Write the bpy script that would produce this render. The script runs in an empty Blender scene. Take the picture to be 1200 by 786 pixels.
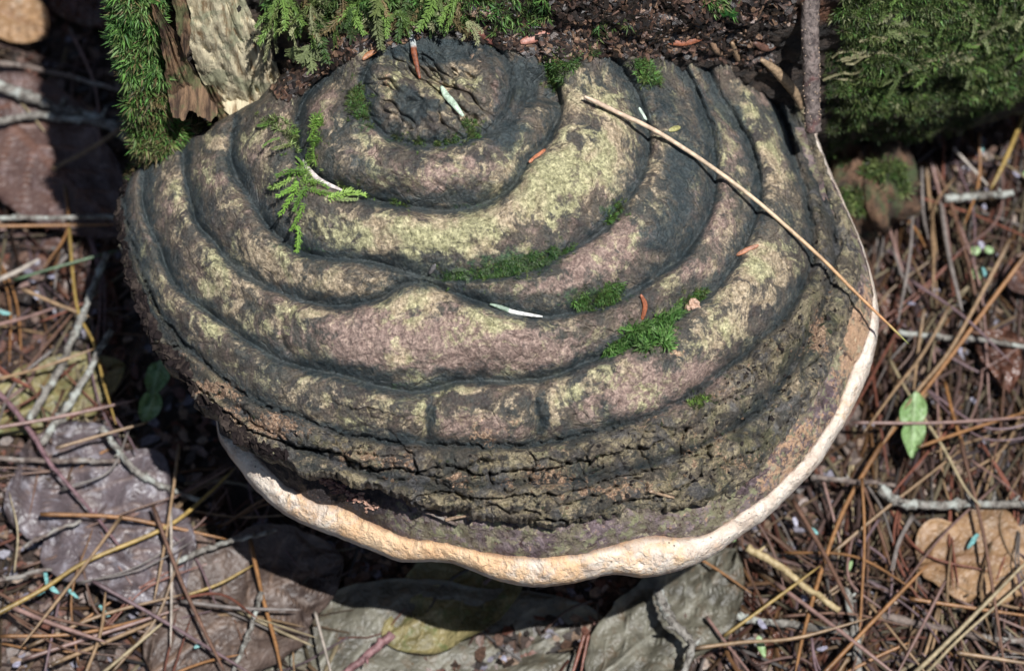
import bpy, math, random
import numpy as np
from mathutils import Vector, Matrix
from mathutils.bvhtree import BVHTree

R = math.radians
rng = np.random.default_rng(7)
random.seed(7)
sc = bpy.context.scene
COL = sc.collection

# ------------------------------------------------------------------ camera
PITCH = 62.0
DIST = 1.186                    # metres from the lens to the fungus
T0 = np.array([0.0, 0.0, 0.17])
VD = np.array([0.0, math.cos(R(PITCH)), -math.sin(R(PITCH))])
UP = np.array([0.0, math.sin(R(PITCH)), math.cos(R(PITCH))])
CAM = T0 - VD * DIST
cam = bpy.data.cameras.new('camera')
cam_o = bpy.data.objects.new('camera', cam)
COL.objects.link(cam_o)
cam_o.location = CAM
cam_o.rotation_euler = (R(90 - PITCH), 0, 0)
cam.sensor_width = 36
cam.lens = 18 / (0.19 / DIST)
cam.clip_start = 0.05
cam.clip_end = 200
cam.dof.use_dof = True
cam.dof.focus_distance = DIST + 0.008
cam.dof.aperture_fstop = 9.5
sc.camera = cam_o

# ------------------------------------------------------------------ sky and sun
SUN = VD - math.tan(R(15.5)) * UP + math.tan(R(-14)) * np.array([1.0, 0, 0])
SUN = SUN / np.linalg.norm(SUN)
to_sun = Vector(-SUN)
elev = math.asin(to_sun.z)
azim = math.atan2(to_sun.x, to_sun.y)
w = bpy.data.worlds.new('World')
sc.world = w
w.use_nodes = True
nt = w.node_tree
sky = nt.nodes.new('ShaderNodeTexSky')
sky.sky_type = 'NISHITA'
sky.sun_disc = False
sky.sun_elevation = elev
sky.sun_rotation = azim
bg = nt.nodes['Background']
bg.inputs['Strength'].default_value = 0.05
nt.links.new(sky.outputs[0], bg.inputs['Color'])
sun = bpy.data.lights.new('sun', 'SUN')
sun.energy = 5.0
sun.angle = R(0.5)
sun.color = (1.0, 0.99, 0.98)
sun_o = bpy.data.objects.new('sun', sun)
COL.objects.link(sun_o)
sun_o.location = (0.3, -0.5, 2)
sun_o.rotation_euler = Vector(SUN).to_track_quat('-Z', 'Y').to_euler()
sc.view_settings.view_transform = 'Standard'
sc.view_settings.look = 'None'
sc.view_settings.exposure = 0.28
sc.view_settings.gamma = 1
sc.cycles.use_denoising = True
sc.cycles.max_bounces = 5

# ------------------------------------------------------------------ measuring helpers
K = 0.38 / 1200.0


def scr(u, v, W):
    """A point seen at photograph position u, v that lies W metres nearer than the middle of the fungus."""
    u = np.asarray(u, float); v = np.asarray(v, float); W = np.asarray(W, float)
    s = (DIST - W) / DIST
    X = (u - 600) * K * s
    U = (393 - v) * K * s
    u0 = X * 0
    return np.stack([X + u0, U * UP[1] - W * VD[1], T0[2] + U * UP[2] - W * VD[2]], -1)


def w_at_z(v, z):
    m = (393 - np.asarray(v, float)) * K
    return (z - T0[2] - UP[2] * m) / (-VD[2] - UP[2] * m / DIST)


def at_z(u, v, z):
    W = w_at_z(v, np.asarray(z, float))
    return scr(np.asarray(u, float) + 0 * W, np.asarray(v, float) + 0 * W, W)


def table(seed):
    return np.random.default_rng(seed).random((256, 256))


_T = {}


def vn(x, y, seed):
    if seed not in _T:
        _T[seed] = table(seed)
    t = _T[seed]
    xi = np.floor(x).astype(int); yi = np.floor(y).astype(int)
    fx = x - xi; fy = y - yi
    fx = fx * fx * fx * (fx * (fx * 6 - 15) + 10); fy = fy * fy * fy * (fy * (fy * 6 - 15) + 10)
    a = t[xi & 255, yi & 255]; b = t[(xi + 1) & 255, yi & 255]
    c = t[xi & 255, (yi + 1) & 255]; d = t[(xi + 1) & 255, (yi + 1) & 255]
    return (a * (1 - fx) + b * fx) * (1 - fy) + (c * (1 - fx) + d * fx) * fy


def fbm(x, y, scale, octv=4, seed=1, rough=0.5):
    """value noise about 0, roughly in -1..1"""
    s = 0; a = 1; n = 0
    x = np.asarray(x, float) / scale; y = np.asarray(y, float) / scale
    for i in range(octv):
        s = s + a * (vn(x + 17.3 * i, y - 9.1 * i, seed + i) * 2 - 1); n += a
        c, s_ = 0.8, 0.6
        x, y = (x * c - y * s_) * 2.03, (x * s_ + y * c) * 2.03
        a *= rough
    return s / n


def cells(x, y, scale, seed):
    """cellular noise: F1, F2 - F1, cell value"""
    x = np.asarray(x, float) / scale; y = np.asarray(y, float) / scale
    if seed not in _T:
        _T[seed] = table(seed)
    if seed + 500 not in _T:
        _T[seed + 500] = table(seed + 500)
    ta, tb = _T[seed], _T[seed + 500]
    xi = np.floor(x).astype(int); yi = np.floor(y).astype(int)
    f1 = np.full(x.shape, 9.0); f2 = np.full(x.shape, 9.0); val = np.zeros(x.shape)
    for i in (-1, 0, 1):
        for j in (-1, 0, 1):
            cx, cy = (xi + i) & 255, (yi + j) & 255
            px = xi + i + ta[cx, cy]; py = yi + j + tb[cx, cy]
            d = np.hypot(px - x, py - y)
            m = d < f1
            f2 = np.where(m, f1, np.minimum(f2, d))
            val = np.where(m, ta[cy, cx], val)
            f1 = np.where(m, d, f1)
    return f1, f2 - f1, val


def sstep(a, b, x):
    t = np.clip((x - a) / (b - a), 0, 1)
    return t * t * (3 - 2 * t)


def smooth_line(pts, n=8):
    """Catmull-Rom through the points"""
    p = np.array(pts, float)
    q = np.vstack([2 * p[0] - p[1], p, 2 * p[-1] - p[-2]])
    out = []
    for i in range(1, len(q) - 2):
        for k in range(n):
            t = k / n
            a, b, c, d = q[i - 1], q[i], q[i + 1], q[i + 2]
            out.append(0.5 * (2 * b + (c - a) * t + (2 * a - 5 * b + 4 * c - d) * t * t + (3 * b - a - 3 * c + d) * t ** 3))
    out.append(p[-1])
    return np.array(out)


def seg_dist(x, y, line):
    """least distance to a polyline; flat arrays"""
    best = np.full(x.shape, 1e9)
    for (ax, ay), (bx, by) in zip(line[:-1], line[1:]):
        dx, dy = bx - ax, by - ay
        L = dx * dx + dy * dy + 1e-9
        t = np.clip(((x - ax) * dx + (y - ay) * dy) / L, 0, 1)
        d = (x - ax - t * dx) ** 2 + (y - ay - t * dy) ** 2
        np.minimum(best, d, out=best)
    return np.sqrt(best)


# ------------------------------------------------------------------ mesh helpers
def link_mesh(name, V, F, mats, parent=None, smooth=True, attrs=None, loc=None, midx=None):
    """V (n,3) world coordinates; F list of arrays, each (m,k); one mesh object"""
    V = np.asarray(V, np.float32)
    if not isinstance(F, list):
        F = [F]
    me = bpy.data.meshes.new(name)
    me.vertices.add(len(V))
    if loc is None and parent is not None:
        loc = tuple(0.0 for _ in range(3)); base = np.array(parent.location)
        Vl = V - base
    elif loc is not None:
        Vl = V - np.array(loc)
    else:
        loc = (0, 0, 0); Vl = V
    me.vertices.foreach_set('co', Vl.astype(np.float32).ravel())
    nl = sum(f.size for f in F); nf = sum(len(f) for f in F)
    me.loops.add(nl); me.polygons.add(nf)
    me.loops.foreach_set('vertex_index', np.concatenate([f.ravel() for f in F]).astype(np.int32))
    tot = np.concatenate([np.full(len(f), f.shape[1]) for f in F])
    st = np.concatenate([[0], np.cumsum(tot)[:-1]])
    me.polygons.foreach_set('loop_start', st.astype(np.int32))
    me.polygons.foreach_set('use_smooth', np.full(nf, smooth))
    if midx is not None:
        me.polygons.foreach_set('material_index', np.asarray(midx, np.int32))
    for m in (mats if isinstance(mats, (list, tuple)) else [mats]):
        me.materials.append(m)
    me.update(calc_edges=True)
    if attrs:
        for an, arr in attrs.items():
            a = me.color_attributes.new(an, 'FLOAT_COLOR', 'POINT')
            c = np.ones((len(V), 4), np.float32)
            c[:, :arr.shape[1]] = arr
            a.data.foreach_set('color', c.ravel())
    me.validate()
    o = bpy.data.objects.new(name, me)
    COL.objects.link(o)
    if parent is not None:
        o.parent = parent
    else:
        o.location = loc
    return o


def tag(o, label=None, cat=None, group=None, kind=None):
    if label: o['label'] = label
    if cat: o['category'] = cat
    if group: o['group'] = group
    if kind: o['kind'] = kind
    return o


def empty(name, loc, label, cat, group=None):
    o = bpy.data.objects.new(name, None)
    COL.objects.link(o)
    o.empty_display_size = 0.01
    o.location = [float(c) for c in loc]
    return tag(o, label, cat, group)


class Acc:
    def __init__(s):
        s.V = []; s.F = {}; s.C = []; s.n = 0

    def add(s, V, faces, col=None):
        V = np.asarray(V, float)
        for f in faces:
            s.F.setdefault(f.shape[1], []).append(f + s.n)
        s.V.append(V)
        c = np.full((len(V), 3), 0.5) if col is None else np.broadcast_to(np.asarray(col, float), (len(V), 3))
        s.C.append(c); s.n += len(V)

    def build(s, name, mats, parent=None, smooth=False, loc=None):
        V = np.concatenate(s.V)
        F = [np.concatenate(f) for f in s.F.values()]
        return link_mesh(name, V, F, mats, parent, smooth, {'tone': np.concatenate(s.C)}, loc)


def grid_faces(a, b, wrap=False):
    i = np.arange(a - 1)[:, None]; j = np.arange(b if wrap else b - 1)[None, :]
    j2 = (j + 1) % b
    return np.stack([i * b + j, (i + 1) * b + j, (i + 1) * b + j2, i * b + j2], -1).reshape(-1, 4)


def tube(pts, rad, sides=6, rough=0.0, seed=0, flat=1.0):
    """closed tapered tube along pts"""
    p = np.array(pts, float); n = len(p)
    rad = np.broadcast_to(np.asarray(rad, float), (n,)).copy()
    t = np.gradient(p, axis=0); t /= np.linalg.norm(t, axis=1)[:, None] + 1e-12
    ref = np.array([0, 0, 1.0]) if abs(t[0][2]) < 0.9 else np.array([1.0, 0, 0])
    a = np.cross(t, ref); a /= np.linalg.norm(a, axis=1)[:, None] + 1e-12
    b = np.cross(a, t)
    th = np.arange(sides) / sides * 2 * np.pi
    r_ = np.random.default_rng(seed)
    rr = rad[:, None] * (1 + rough * (r_.random((n, sides)) * 2 - 1))
    V = p[:, None] + rr[..., None] * (np.cos(th)[None, :, None] * a[:, None] + flat * np.sin(th)[None, :, None] * b[:, None])
    V = V.reshape(-1, 3)
    F = grid_faces(n, sides, True)
    V = np.vstack([V, p[0], p[-1]])
    k = np.arange(sides)
    c0 = np.stack([np.full(sides, n * sides), k, (k + 1) % sides], -1)
    c1 = np.stack([np.full(sides, n * sides + 1), (n - 1) * sides + (k + 1) % sides, (n - 1) * sides + k], -1)
    return V, [F, np.vstack([c0, c1])]


# ------------------------------------------------------------------ materials
class NT:
    def __init__(s, name):
        s.m = bpy.data.materials.new(name); s.m.use_nodes = True
        s.t = s.m.node_tree; s.N = s.t.nodes; s.L = s.t.links
        s.b = s.N['Principled BSDF']
        s.tc = s.N.new('ShaderNodeTexCoord')
        s.out = s.N['Material Output']

    def set(s, **k):
        for n, v in k.items():
            n = n.replace('_', ' ')
            s.put(s.b.inputs[n], v)
        return s

    def put(s, sock, v):
        if isinstance(v, bpy.types.NodeSocket):
            s.L.new(v, sock)
        elif v is not None:
            if isinstance(v, (tuple, list)) and len(v) == 3 and sock.type == 'RGBA':
                v = (*v, 1)
            sock.default_value = v

    def obj(s, scale=(1, 1, 1)):
        if scale == (1, 1, 1):
            return s.tc.outputs['Object']
        mp = s.N.new('ShaderNodeMapping'); mp.inputs['Scale'].default_value = scale
        s.L.new(s.tc.outputs['Object'], mp.inputs[0])
        return mp.outputs[0]

    def noise(s, scale, detail=4, rough=0.55, dist=0, vec=None, off=0.0, col=False):
        n = s.N.new('ShaderNodeTexNoise')
        n.noise_dimensions = '4D' if off else '3D'
        if off: n.inputs['W'].default_value = off
        n.inputs['Scale'].default_value = scale; n.inputs['Detail'].default_value = detail
        n.inputs['Roughness'].default_value = rough; n.inputs['Distortion'].default_value = dist
        s.L.new(vec or s.obj(), n.inputs['Vector'])
        return n.outputs['Color' if col else 'Fac']

    def vor(s, scale, feature='F1', vec=None, out='Distance', rand=1.0):
        n = s.N.new('ShaderNodeTexVoronoi'); n.feature = feature
        n.inputs['Scale'].default_value = scale; n.inputs['Randomness'].default_value = rand
        s.L.new(vec or s.obj(), n.inputs['Vector'])
        return n.outputs[out]

    def math(s, op, a, b=0.0, c=0.0, clamp=False):
        n = s.N.new('ShaderNodeMath'); n.operation = op; n.use_clamp = clamp
        s.put(n.inputs[0], a); s.put(n.inputs[1], b); s.put(n.inputs[2], c)
        return n.outputs[0]

    def ramp(s, x, lo, hi, a=0.0, b=1.0):
        n = s.N.new('ShaderNodeMapRange'); n.interpolation_type = 'SMOOTHSTEP'
        s.put(n.inputs[0], x); s.put(n.inputs[1], lo); s.put(n.inputs[2], hi); s.put(n.inputs[3], a); s.put(n.inputs[4], b)
        return n.outputs[0]

    def mix(s, f, a, b, mode='MIX'):
        n = s.N.new('ShaderNodeMix'); n.data_type = 'RGBA'; n.blend_type = mode
        s.put(n.inputs[0], f); s.put(n.inputs[6], a); s.put(n.inputs[7], b)
        return n.outputs[2]

    def attr(s, name):
        n = s.N.new('ShaderNodeAttribute'); n.attribute_name = name
        sp = s.N.new('ShaderNodeSeparateColor'); s.L.new(n.outputs['Color'], sp.inputs[0])
        return n.outputs['Color'], sp.outputs[0], sp.outputs[1], sp.outputs[2]

    def bump(s, h, dist, strength=1.0, prev=None):
        n = s.N.new('ShaderNodeBump'); n.inputs['Strength'].default_value = strength
        n.inputs['Distance'].default_value = dist
        s.put(n.inputs['Height'], h)
        if prev is not None: s.L.new(prev, n.inputs['Normal'])
        s.L.new(n.outputs[0], s.b.inputs['Normal'])
        return n.outputs[0]


def mat_cap():
    s = NT('fungus_cap')
    _, lite, pink, slate = s.attr('tint')
    _, crust, orange, green = s.attr('tint_two')
    st = lambda x, lo=0.32, hi=0.68: s.ramp(x, lo, hi)
    n_big = s.noise(75, 7, 0.66, 0.9)
    n_mid = s.noise(210, 8, 0.70, 0.9, off=2.0)
    n_fine = s.noise(1000, 6, 0.72, off=5.0)
    n_b2 = s.noise(95, 9, 0.72, 1.3, off=9.0)
    n_sp = s.noise(460, 6, 0.72, 0.5, off=14.0)
    mixn = s.math('ADD', s.math('MULTIPLY', st(n_b2, .36, .64), 0.78), s.math('MULTIPLY', st(n_sp), 0.22))
    mixp = s.math('ADD', s.math('MULTIPLY', st(n_big), 0.5), s.math('MULTIPLY', st(n_mid), 0.5))
    def over(mask_noise, attr, lo=-0.15, hi=0.33):
        return s.ramp(s.math('SUBTRACT', s.math('ADD', mask_noise, attr), 1.0), lo, hi)
    base = s.mix(st(n_big), (0.052, 0.056, 0.052), (0.150, 0.118, 0.085))
    base = s.mix(s.math('MULTIPLY', st(n_mid, .38, .62), 0.55), base, s.mix(st(s.noise(38, 4, 0.6, 0.4, off=41.0), .42, .58), (0.060, 0.036, 0.034), (0.036, 0.048, 0.046)))
    base = s.mix(s.math('MULTIPLY', over(mixp, pink), 0.85), base, s.mix(st(n_sp), (0.19, 0.125, 0.105), (0.45, 0.325, 0.265)))
    hue = st(s.noise(48, 4, 0.6, 0.5, off=33.0), .42, .58)
    lc = s.mix(hue, s.mix(st(n_sp), (0.21, 0.20, 0.10), (0.58, 0.54, 0.31)), s.mix(st(n_sp), (0.25, 0.185, 0.110), (0.60, 0.48, 0.33)))
    base = s.mix(s.math('MULTIPLY', over(mixn, lite), 0.9), base, lc)
    pitm = s.math('MULTIPLY', s.ramp(s.vor(260), 0.06, 0.13, 1, 0), st(n_big, .45, .55))
    base = s.mix(s.math('MULTIPLY', pitm, 0.75), base, (0.03, 0.027, 0.025))
    # slate film of algae, with groove shade painted in along the creases
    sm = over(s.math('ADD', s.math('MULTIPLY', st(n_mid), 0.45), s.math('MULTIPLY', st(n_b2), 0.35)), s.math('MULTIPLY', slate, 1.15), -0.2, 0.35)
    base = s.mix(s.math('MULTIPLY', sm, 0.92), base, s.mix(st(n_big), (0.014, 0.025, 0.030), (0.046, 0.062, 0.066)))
    # crumbly crust: black brown with olive and rust
    cr = s.mix(st(n_mid, .38, .58), (0.030, 0.028, 0.027), (0.23, 0.19, 0.14))
    cr = s.mix(s.math('MULTIPLY', st(mixn, 0.40, 0.58), 0.9), cr, s.mix(st(n_sp), (0.22, 0.18, 0.10), (0.62, 0.52, 0.34)))
    cr = s.mix(s.math('MULTIPLY', st(s.noise(55, 5, 0.6, 0.5, off=21.0), .52, .62), 0.55), cr, (0.075, 0.090, 0.035))
    cr = s.mix(s.math('MULTIPLY', st(n_sp, 0.52, 0.62), 0.4), cr, (0.024, 0.018, 0.018))
    cr = s.mix(s.math('MULTIPLY', sm, 0.85), cr, (0.020, 0.026, 0.028))  # dark rings painted on the crust so its grooves read as shaded
    cm = over(mixp, s.math('MULTIPLY', crust, 1.25), -0.15, 0.3)
    cr = s.mix(s.math('MULTIPLY', st(s.noise(80, 5, 0.65, 0.8, off=27.0), .48, .58), 0.75), cr, s.mix(st(n_mid), (0.06, 0.065, 0.075), (0.17, 0.165, 0.165)))
    base = s.mix(cm, base, cr)
    base = s.mix(s.math('MULTIPLY', over(s.math('ADD', s.math('MULTIPLY', st(n_sp), 0.6), s.math('MULTIPLY', st(n_b2), 0.4)), s.math('MULTIPLY', orange, 0.75), 0.0, 0.2), 0.85), base, s.mix(st(n_fine), (0.24, 0.11, 0.06), (0.60, 0.42, 0.28)))
    base = s.mix(s.math('MULTIPLY', over(s.math('ADD', s.math('MULTIPLY', st(n_sp), 0.5), s.math('MULTIPLY', st(n_mid), 0.5)), green, 0.0, 0.3), 0.75), base, s.mix(st(n_fine), (0.014, 0.035, 0.018), (0.06, 0.12, 0.045)))
    sp = s.ramp(s.vor(620), 0.10, 0.16, 1, 0)
    sp = s.math('MULTIPLY', sp, s.ramp(n_b2, 0.52, 0.64))
    base = s.mix(s.math('MULTIPLY', sp, 0.5), base, (0.30, 0.36, 0.27))
    base = s.mix(1.0, base, s.mix(st(n_fine, .38, .62), (0.72, 0.72, 0.72), (1.58, 1.58, 1.58)), 'MULTIPLY')
    s.set(Base_Color=base, Roughness=s.ramp(n_sp, 0.38, 0.62, 0.30, 0.72))
    s.b.inputs['Specular IOR Level'].default_value = 0.45
    h = s.math('ADD', s.math('MULTIPLY', n_mid, 1.1), s.math('MULTIPLY', n_fine, 0.45))
    h = s.math('ADD', h, s.math('MULTIPLY', s.noise(1800, 3, 0.6), 0.16))
    h = s.math('ADD', h, s.math('MULTIPLY', n_sp, 0.7))
    crk = s.ramp(s.vor(95, 'DISTANCE_TO_EDGE', vec=None), 0.0, 0.05, -0.35, 0)
    h = s.math('ADD', h, s.math('MULTIPLY', crk, st(n_big, .5, .6)))
    h = s.math('MULTIPLY', h, s.math('MULTIPLY_ADD', crust, 1.6, 0.6))
    s.bump(h, 0.0026, 1.0)
    return s.m


def mat_band():
    s = NT('fungus_brown_band')
    _, a, rust, dark = s.attr('tint')
    n = s.noise(150, 7, 0.65, 0.8); f = s.noise(800, 5, 0.7, off=3.0); g = s.noise(60, 5, 0.6, 0.5, off=6.0)
    base = s.mix(s.ramp(g, 0.38, 0.62), (0.12, 0.082, 0.090), (0.21, 0.185, 0.115))
    base = s.mix(s.ramp(n, 0.48, 0.60, 0, 0.8), base, (0.25, 0.19, 0.20))
    base = s.mix(s.ramp(s.noise(300, 6, 0.7, 0.6, off=31.0), 0.52, 0.60, 0, 0.75), base, (0.035, 0.022, 0.022))
    base = s.mix(s.ramp(s.noise(220, 5, 0.6, off=12.0), 0.52, 0.62, 0, 0.8), base, (0.27, 0.27, 0.15))
    rm = s.ramp(s.math('ADD', s.math('ADD', s.math('MULTIPLY', n, 0.5), s.math('MULTIPLY', s.noise(420, 5, 0.7, off=8.0), 0.5)), s.math('MULTIPLY', rust, 0.20)), 0.58, 0.66)
    base = s.mix(s.math('MULTIPLY', rm, 0.9), base, s.mix(f, (0.26, 0.11, 0.05), (0.72, 0.50, 0.32)))
    base = s.mix(s.ramp(s.noise(180, 5, 0.7, 0.8, off=51.0), 0.56, 0.62, 0, 0.8), base, (0.42, 0.36, 0.24))
    base = s.mix(s.ramp(s.noise(270, 5, 0.7, 0.8, off=53.0), 0.58, 0.63, 0, 0.85), base, (0.055, 0.022, 0.020))
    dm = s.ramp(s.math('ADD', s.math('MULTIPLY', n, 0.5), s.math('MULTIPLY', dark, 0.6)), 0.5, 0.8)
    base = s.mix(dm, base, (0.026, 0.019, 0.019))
    sp = s.ramp(s.vor(520), 0.12, 0.2, 1, 0)
    base = s.mix(s.math('MULTIPLY', s.math('MULTIPLY', sp, dark), 0.7), base, (0.22, 0.12, 0.09))
    s.set(Base_Color=s.mix(1.0, base, s.mix(f, (0.6, 0.6, 0.6), (1.4, 1.4, 1.4)), 'MULTIPLY'), Roughness=s.ramp(n, 0.3, 0.7, 0.30, 0.55))
    s.bump(s.math('ADD', n, s.math('MULTIPLY', f, 0.6)), 0.0030, 0.9)
    return s.m


def mat_rim():
    s = NT('fungus_pale_rim')
    _, a, peach, dirt = s.attr('tint')
    n = s.noise(120, 6, 0.6, 0.6); f = s.noise(700, 5, 0.65, off=3.0); g = s.noise(260, 5, 0.6, 0.5, off=6.0)
    base = s.mix(s.ramp(n, 0.35, 0.65), (0.62, 0.50, 0.40), (0.82, 0.73, 0.62))
    om = s.ramp(s.math('ADD', s.math('MULTIPLY', g, 0.6), s.math('MULTIPLY', peach, 0.42)), 0.48, 0.70)
    base = s.mix(s.math('MULTIPLY', om, 0.85), base, s.mix(n, (0.78, 0.40, 0.16), (0.78, 0.60, 0.38)))
    base = s.mix(s.ramp(s.math('ADD', a, s.math('MULTIPLY', g, 0.10)), 0.04, 0.15, 0.85, 0.0), base, (0.20, 0.10, 0.055))
    base = s.mix(s.ramp(s.noise(340, 6, 0.7, 1.0, off=17.0), 0.58, 0.64, 0, 0.5), base, (0.38, 0.26, 0.20))
    dm = s.ramp(s.math('ADD', s.math('MULTIPLY', f, 0.45), s.math('MULTIPLY', dirt, 0.5)), 0.48, 0.72)
    base = s.mix(s.math('MULTIPLY', dm, 0.75), base, (0.26, 0.21, 0.19))
    sp = s.math('MULTIPLY', s.ramp(s.vor(230), 0.05, 0.11, 1, 0), s.ramp(n, 0.45, 0.5))
    base = s.mix(s.math('MULTIPLY', sp, 0.9), base, (0.07, 0.05, 0.04))
    s.set(Base_Color=base, Roughness=0.75)
    s.b.inputs['Subsurface Weight'].default_value = 0.08
    s.b.inputs['Subsurface Radius'].default_value = (0.003, 0.002, 0.001)
    s.bump(s.math('ADD', s.math('ADD', g, s.math('MULTIPLY', n, 1.2)), s.math('MULTIPLY', f, 0.6)), 0.0026, 0.9)
    return s.m


def mat_plain(name, c1, c2, scale=300, rough=0.7, c3=None, bump=0.0006, stretch=(1, 1, 1), spec=0.4, lo=0.35, hi=0.65, c3s=None):
    s = NT(name)
    v = s.obj(stretch)
    n = s.noise(scale, 6, 0.65, 0.4, vec=v)
    f = s.noise(scale * 5, 4, 0.65, vec=v, off=4.0)
    base = s.mix(s.ramp(n, lo, hi), c1, c2)
    if c3:
        base = s.mix(s.ramp(s.noise(c3s or scale * 0.4, 6, 0.65, 0.6, off=7.0), 0.5, 0.62, 0, 0.9), base, c3)
    base = s.mix(1.0, base, s.mix(f, (0.65, 0.65, 0.65), (1.35, 1.35, 1.35)), 'MULTIPLY')
    s.set(Base_Color=base, Roughness=rough)
    s.b.inputs['Specular IOR Level'].default_value = spec
    s.bump(s.math('ADD', n, s.math('MULTIPLY', f, 0.4)), bump, 0.8)
    return s.m


def mat_tone(name, rough=0.6, spec=0.4, trans=0.0, var=0.4, scale=500, bump=0.0004):
    """colour carried by the 'tone' attribute, broken up by noise"""
    s = NT(name)
    c, *_ = s.attr('tone')
    n = s.noise(scale, 5, 0.65)
    base = s.mix(1.0, c, s.mix(s.ramp(n, 0.3, 0.7), (1 - var,) * 3, (1 + var,) * 3), 'MULTIPLY')
    s.set(Base_Color=base, Roughness=rough)
    s.b.inputs['Specular IOR Level'].default_value = spec
    if trans:
        tr = s.N.new('ShaderNodeBsdfTranslucent'); s.put(tr.inputs[0], base)
        mx = s.N.new('ShaderNodeMixShader'); mx.inputs[0].default_value = trans
        s.L.new(s.b.outputs[0], mx.inputs[1]); s.L.new(tr.outputs[0], mx.inputs[2])
        s.L.new(mx.outputs[0], s.out.inputs[0])
    if bump:
        s.bump(n, bump, 0.6)
    return s.m


def mat_bark():
    s = NT('rotting_bark')
    _, wet, red, mossy = s.attr('tint')
    v = s.obj((0.45, 1, 1))
    n = s.noise(120, 8, 0.7, 0.6, vec=v); f = s.noise(600, 6, 0.7, off=3.0); g = s.noise(45, 5, 0.6, 0.6, off=6.0, vec=v)
    base = s.mix(s.ramp(n, 0.38, 0.62), (0.012, 0.010, 0.009), (0.060, 0.040, 0.028))
    base = s.mix(s.ramp(s.math('ADD', s.math('MULTIPLY', n, 0.7), s.math('MULTIPLY', red, 0.5)), 0.52, 0.80, 0, 0.85), base, (0.17, 0.075, 0.04))
    base = s.mix(s.ramp(s.math('ADD', s.math('MULTIPLY', n, 0.5), s.math('MULTIPLY', mossy, 0.42)), 0.50, 0.72, 0, 0.9), base, s.mix(f, (0.018, 0.035, 0.012), (0.09, 0.14, 0.04)))
    base = s.mix(1.0, base, s.mix(f, (0.5, 0.5, 0.5), (1.5, 1.5, 1.5)), 'MULTIPLY')
    s.set(Base_Color=base, Roughness=s.ramp(n, 0.3, 0.7, 0.4, 0.8))
    s.bump(s.math('ADD', n, s.math('MULTIPLY', f, 0.5)), 0.004, 0.9)
    return s.m


def mat_soil():
    s = NT('forest_soil')
    n = s.noise(60, 8, 0.7, 0.6); f = s.noise(500, 6, 0.7, off=3.0); g = s.noise(16, 5, 0.6, 0.6, off=6.0)
    base = s.mix(s.ramp(n, 0.38, 0.62), (0.012, 0.008, 0.007), (0.060, 0.036, 0.026))
    base = s.mix(s.ramp(g, 0.48, 0.64, 0, 0.6), base, (0.08, 0.062, 0.052))
    base = s.mix(s.ramp(s.noise(210, 5, 0.7, off=9.0), 0.60, 0.66, 0, 0.5), base, (0.18, 0.155, 0.165))
    base = s.mix(1.0, base, s.mix(f, (0.4, 0.4, 0.4), (1.6, 1.6, 1.6)), 'MULTIPLY')
    s.set(Base_Color=base, Roughness=s.ramp(n, 0.3, 0.7, 0.3, 0.8))
    s.bump(s.math('ADD', n, s.math('MULTIPLY', f, 0.5)), 0.004, 0.9)
    return s.m


def mat_leaf(name, c1, c2, c3, vein, rough=0.5):
    """UVless leaf: tint attribute carries (along, across, vein mask)"""
    s = NT(name)
    _, al, ac, ve = s.attr('tint')
    n = s.noise(45, 7, 0.65, 0.8); f = s.noise(420, 6, 0.7, off=3.0); g = s.noise(170, 5, 0.6, 0.6, off=6.0)
    base = s.mix(s.ramp(n, 0.35, 0.65), c1, c2)
    base = s.mix(s.ramp(g, 0.50, 0.68, 0, 0.85), base, c3)
    base = s.mix(s.ramp(s.noise(260, 4, 0.6, off=11.0), 0.64, 0.70, 0, 0.6), base, (0.03, 0.022, 0.018))
    base = s.mix(s.math('MULTIPLY', ve, 0.8), base, vein)
    base = s.mix(1.0, base, s.mix(f, (0.7, 0.7, 0.7), (1.3, 1.3, 1.3)), 'MULTIPLY')
    s.set(Base_Color=base, Roughness=rough)
    s.b.inputs['Specular IOR Level'].default_value = 0.5
    h = s.math('ADD', s.math('MULTIPLY', ve, 1.2), s.math('ADD', g, s.math('MULTIPLY', s.vor(330, 'DISTANCE_TO_EDGE'), 0.8)))
    s.bump(h, 0.0011, 0.8)
    return s.m


M_CAP = mat_cap(); M_BAND = mat_band(); M_RIM = mat_rim(); M_BARK = mat_bark(); M_SOIL = mat_soil()
M_PORE = mat_plain('fungus_pores', (0.42, 0.33, 0.22), (0.60, 0.50, 0.36), 400, 0.85)
M_MOSS = mat_tone('moss_leaves', 0.55, 0.35, 0.25, 0.25, 900, 0)
M_CRUMB = mat_tone('litter_crumbs', 0.45, 0.5, 0, 0.45, 700)
M_NEED = [mat_tone('needle_dry', 0.42, 0.5, 0, 0.30, 350, 0.0003)]
M_WOODP = mat_plain('pale_rotten_wood', (0.22, 0.14, 0.07), (0.64, 0.56, 0.38), 330, 0.8, (0.34, 0.34, 0.22), 0.003, (1.0, 0.16, 0.16), lo=0.34, hi=0.52, c3s=70)
M_WOODB = mat_plain('brown_rotten_wood', (0.04, 0.022, 0.014), (0.26, 0.16, 0.09), 340, 0.8, (0.10, 0.11, 0.045), 0.003, (1.0, 0.16, 0.16), c3s=90)
M_TWIG = mat_plain('twig_bark', (0.06, 0.042, 0.036), (0.20, 0.155, 0.13), 260, 0.75, (0.30, 0.28, 0.25), 0.0012)
M_TWIGG = mat_plain('lichened_twig_bark', (0.07, 0.06, 0.05), (0.27, 0.25, 0.22), 330, 0.8, (0.40, 0.42, 0.38), 0.0012)

# ------------------------------------------------------------------ ground
def ground_h(x, y):
    h = 0.010 * fbm(x, y, 0.11, 3, 41) + 0.004 * fbm(x, y, 0.03, 3, 51)
    return h * np.exp(-(np.hypot(x, y) / 1.2) ** 4)


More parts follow.
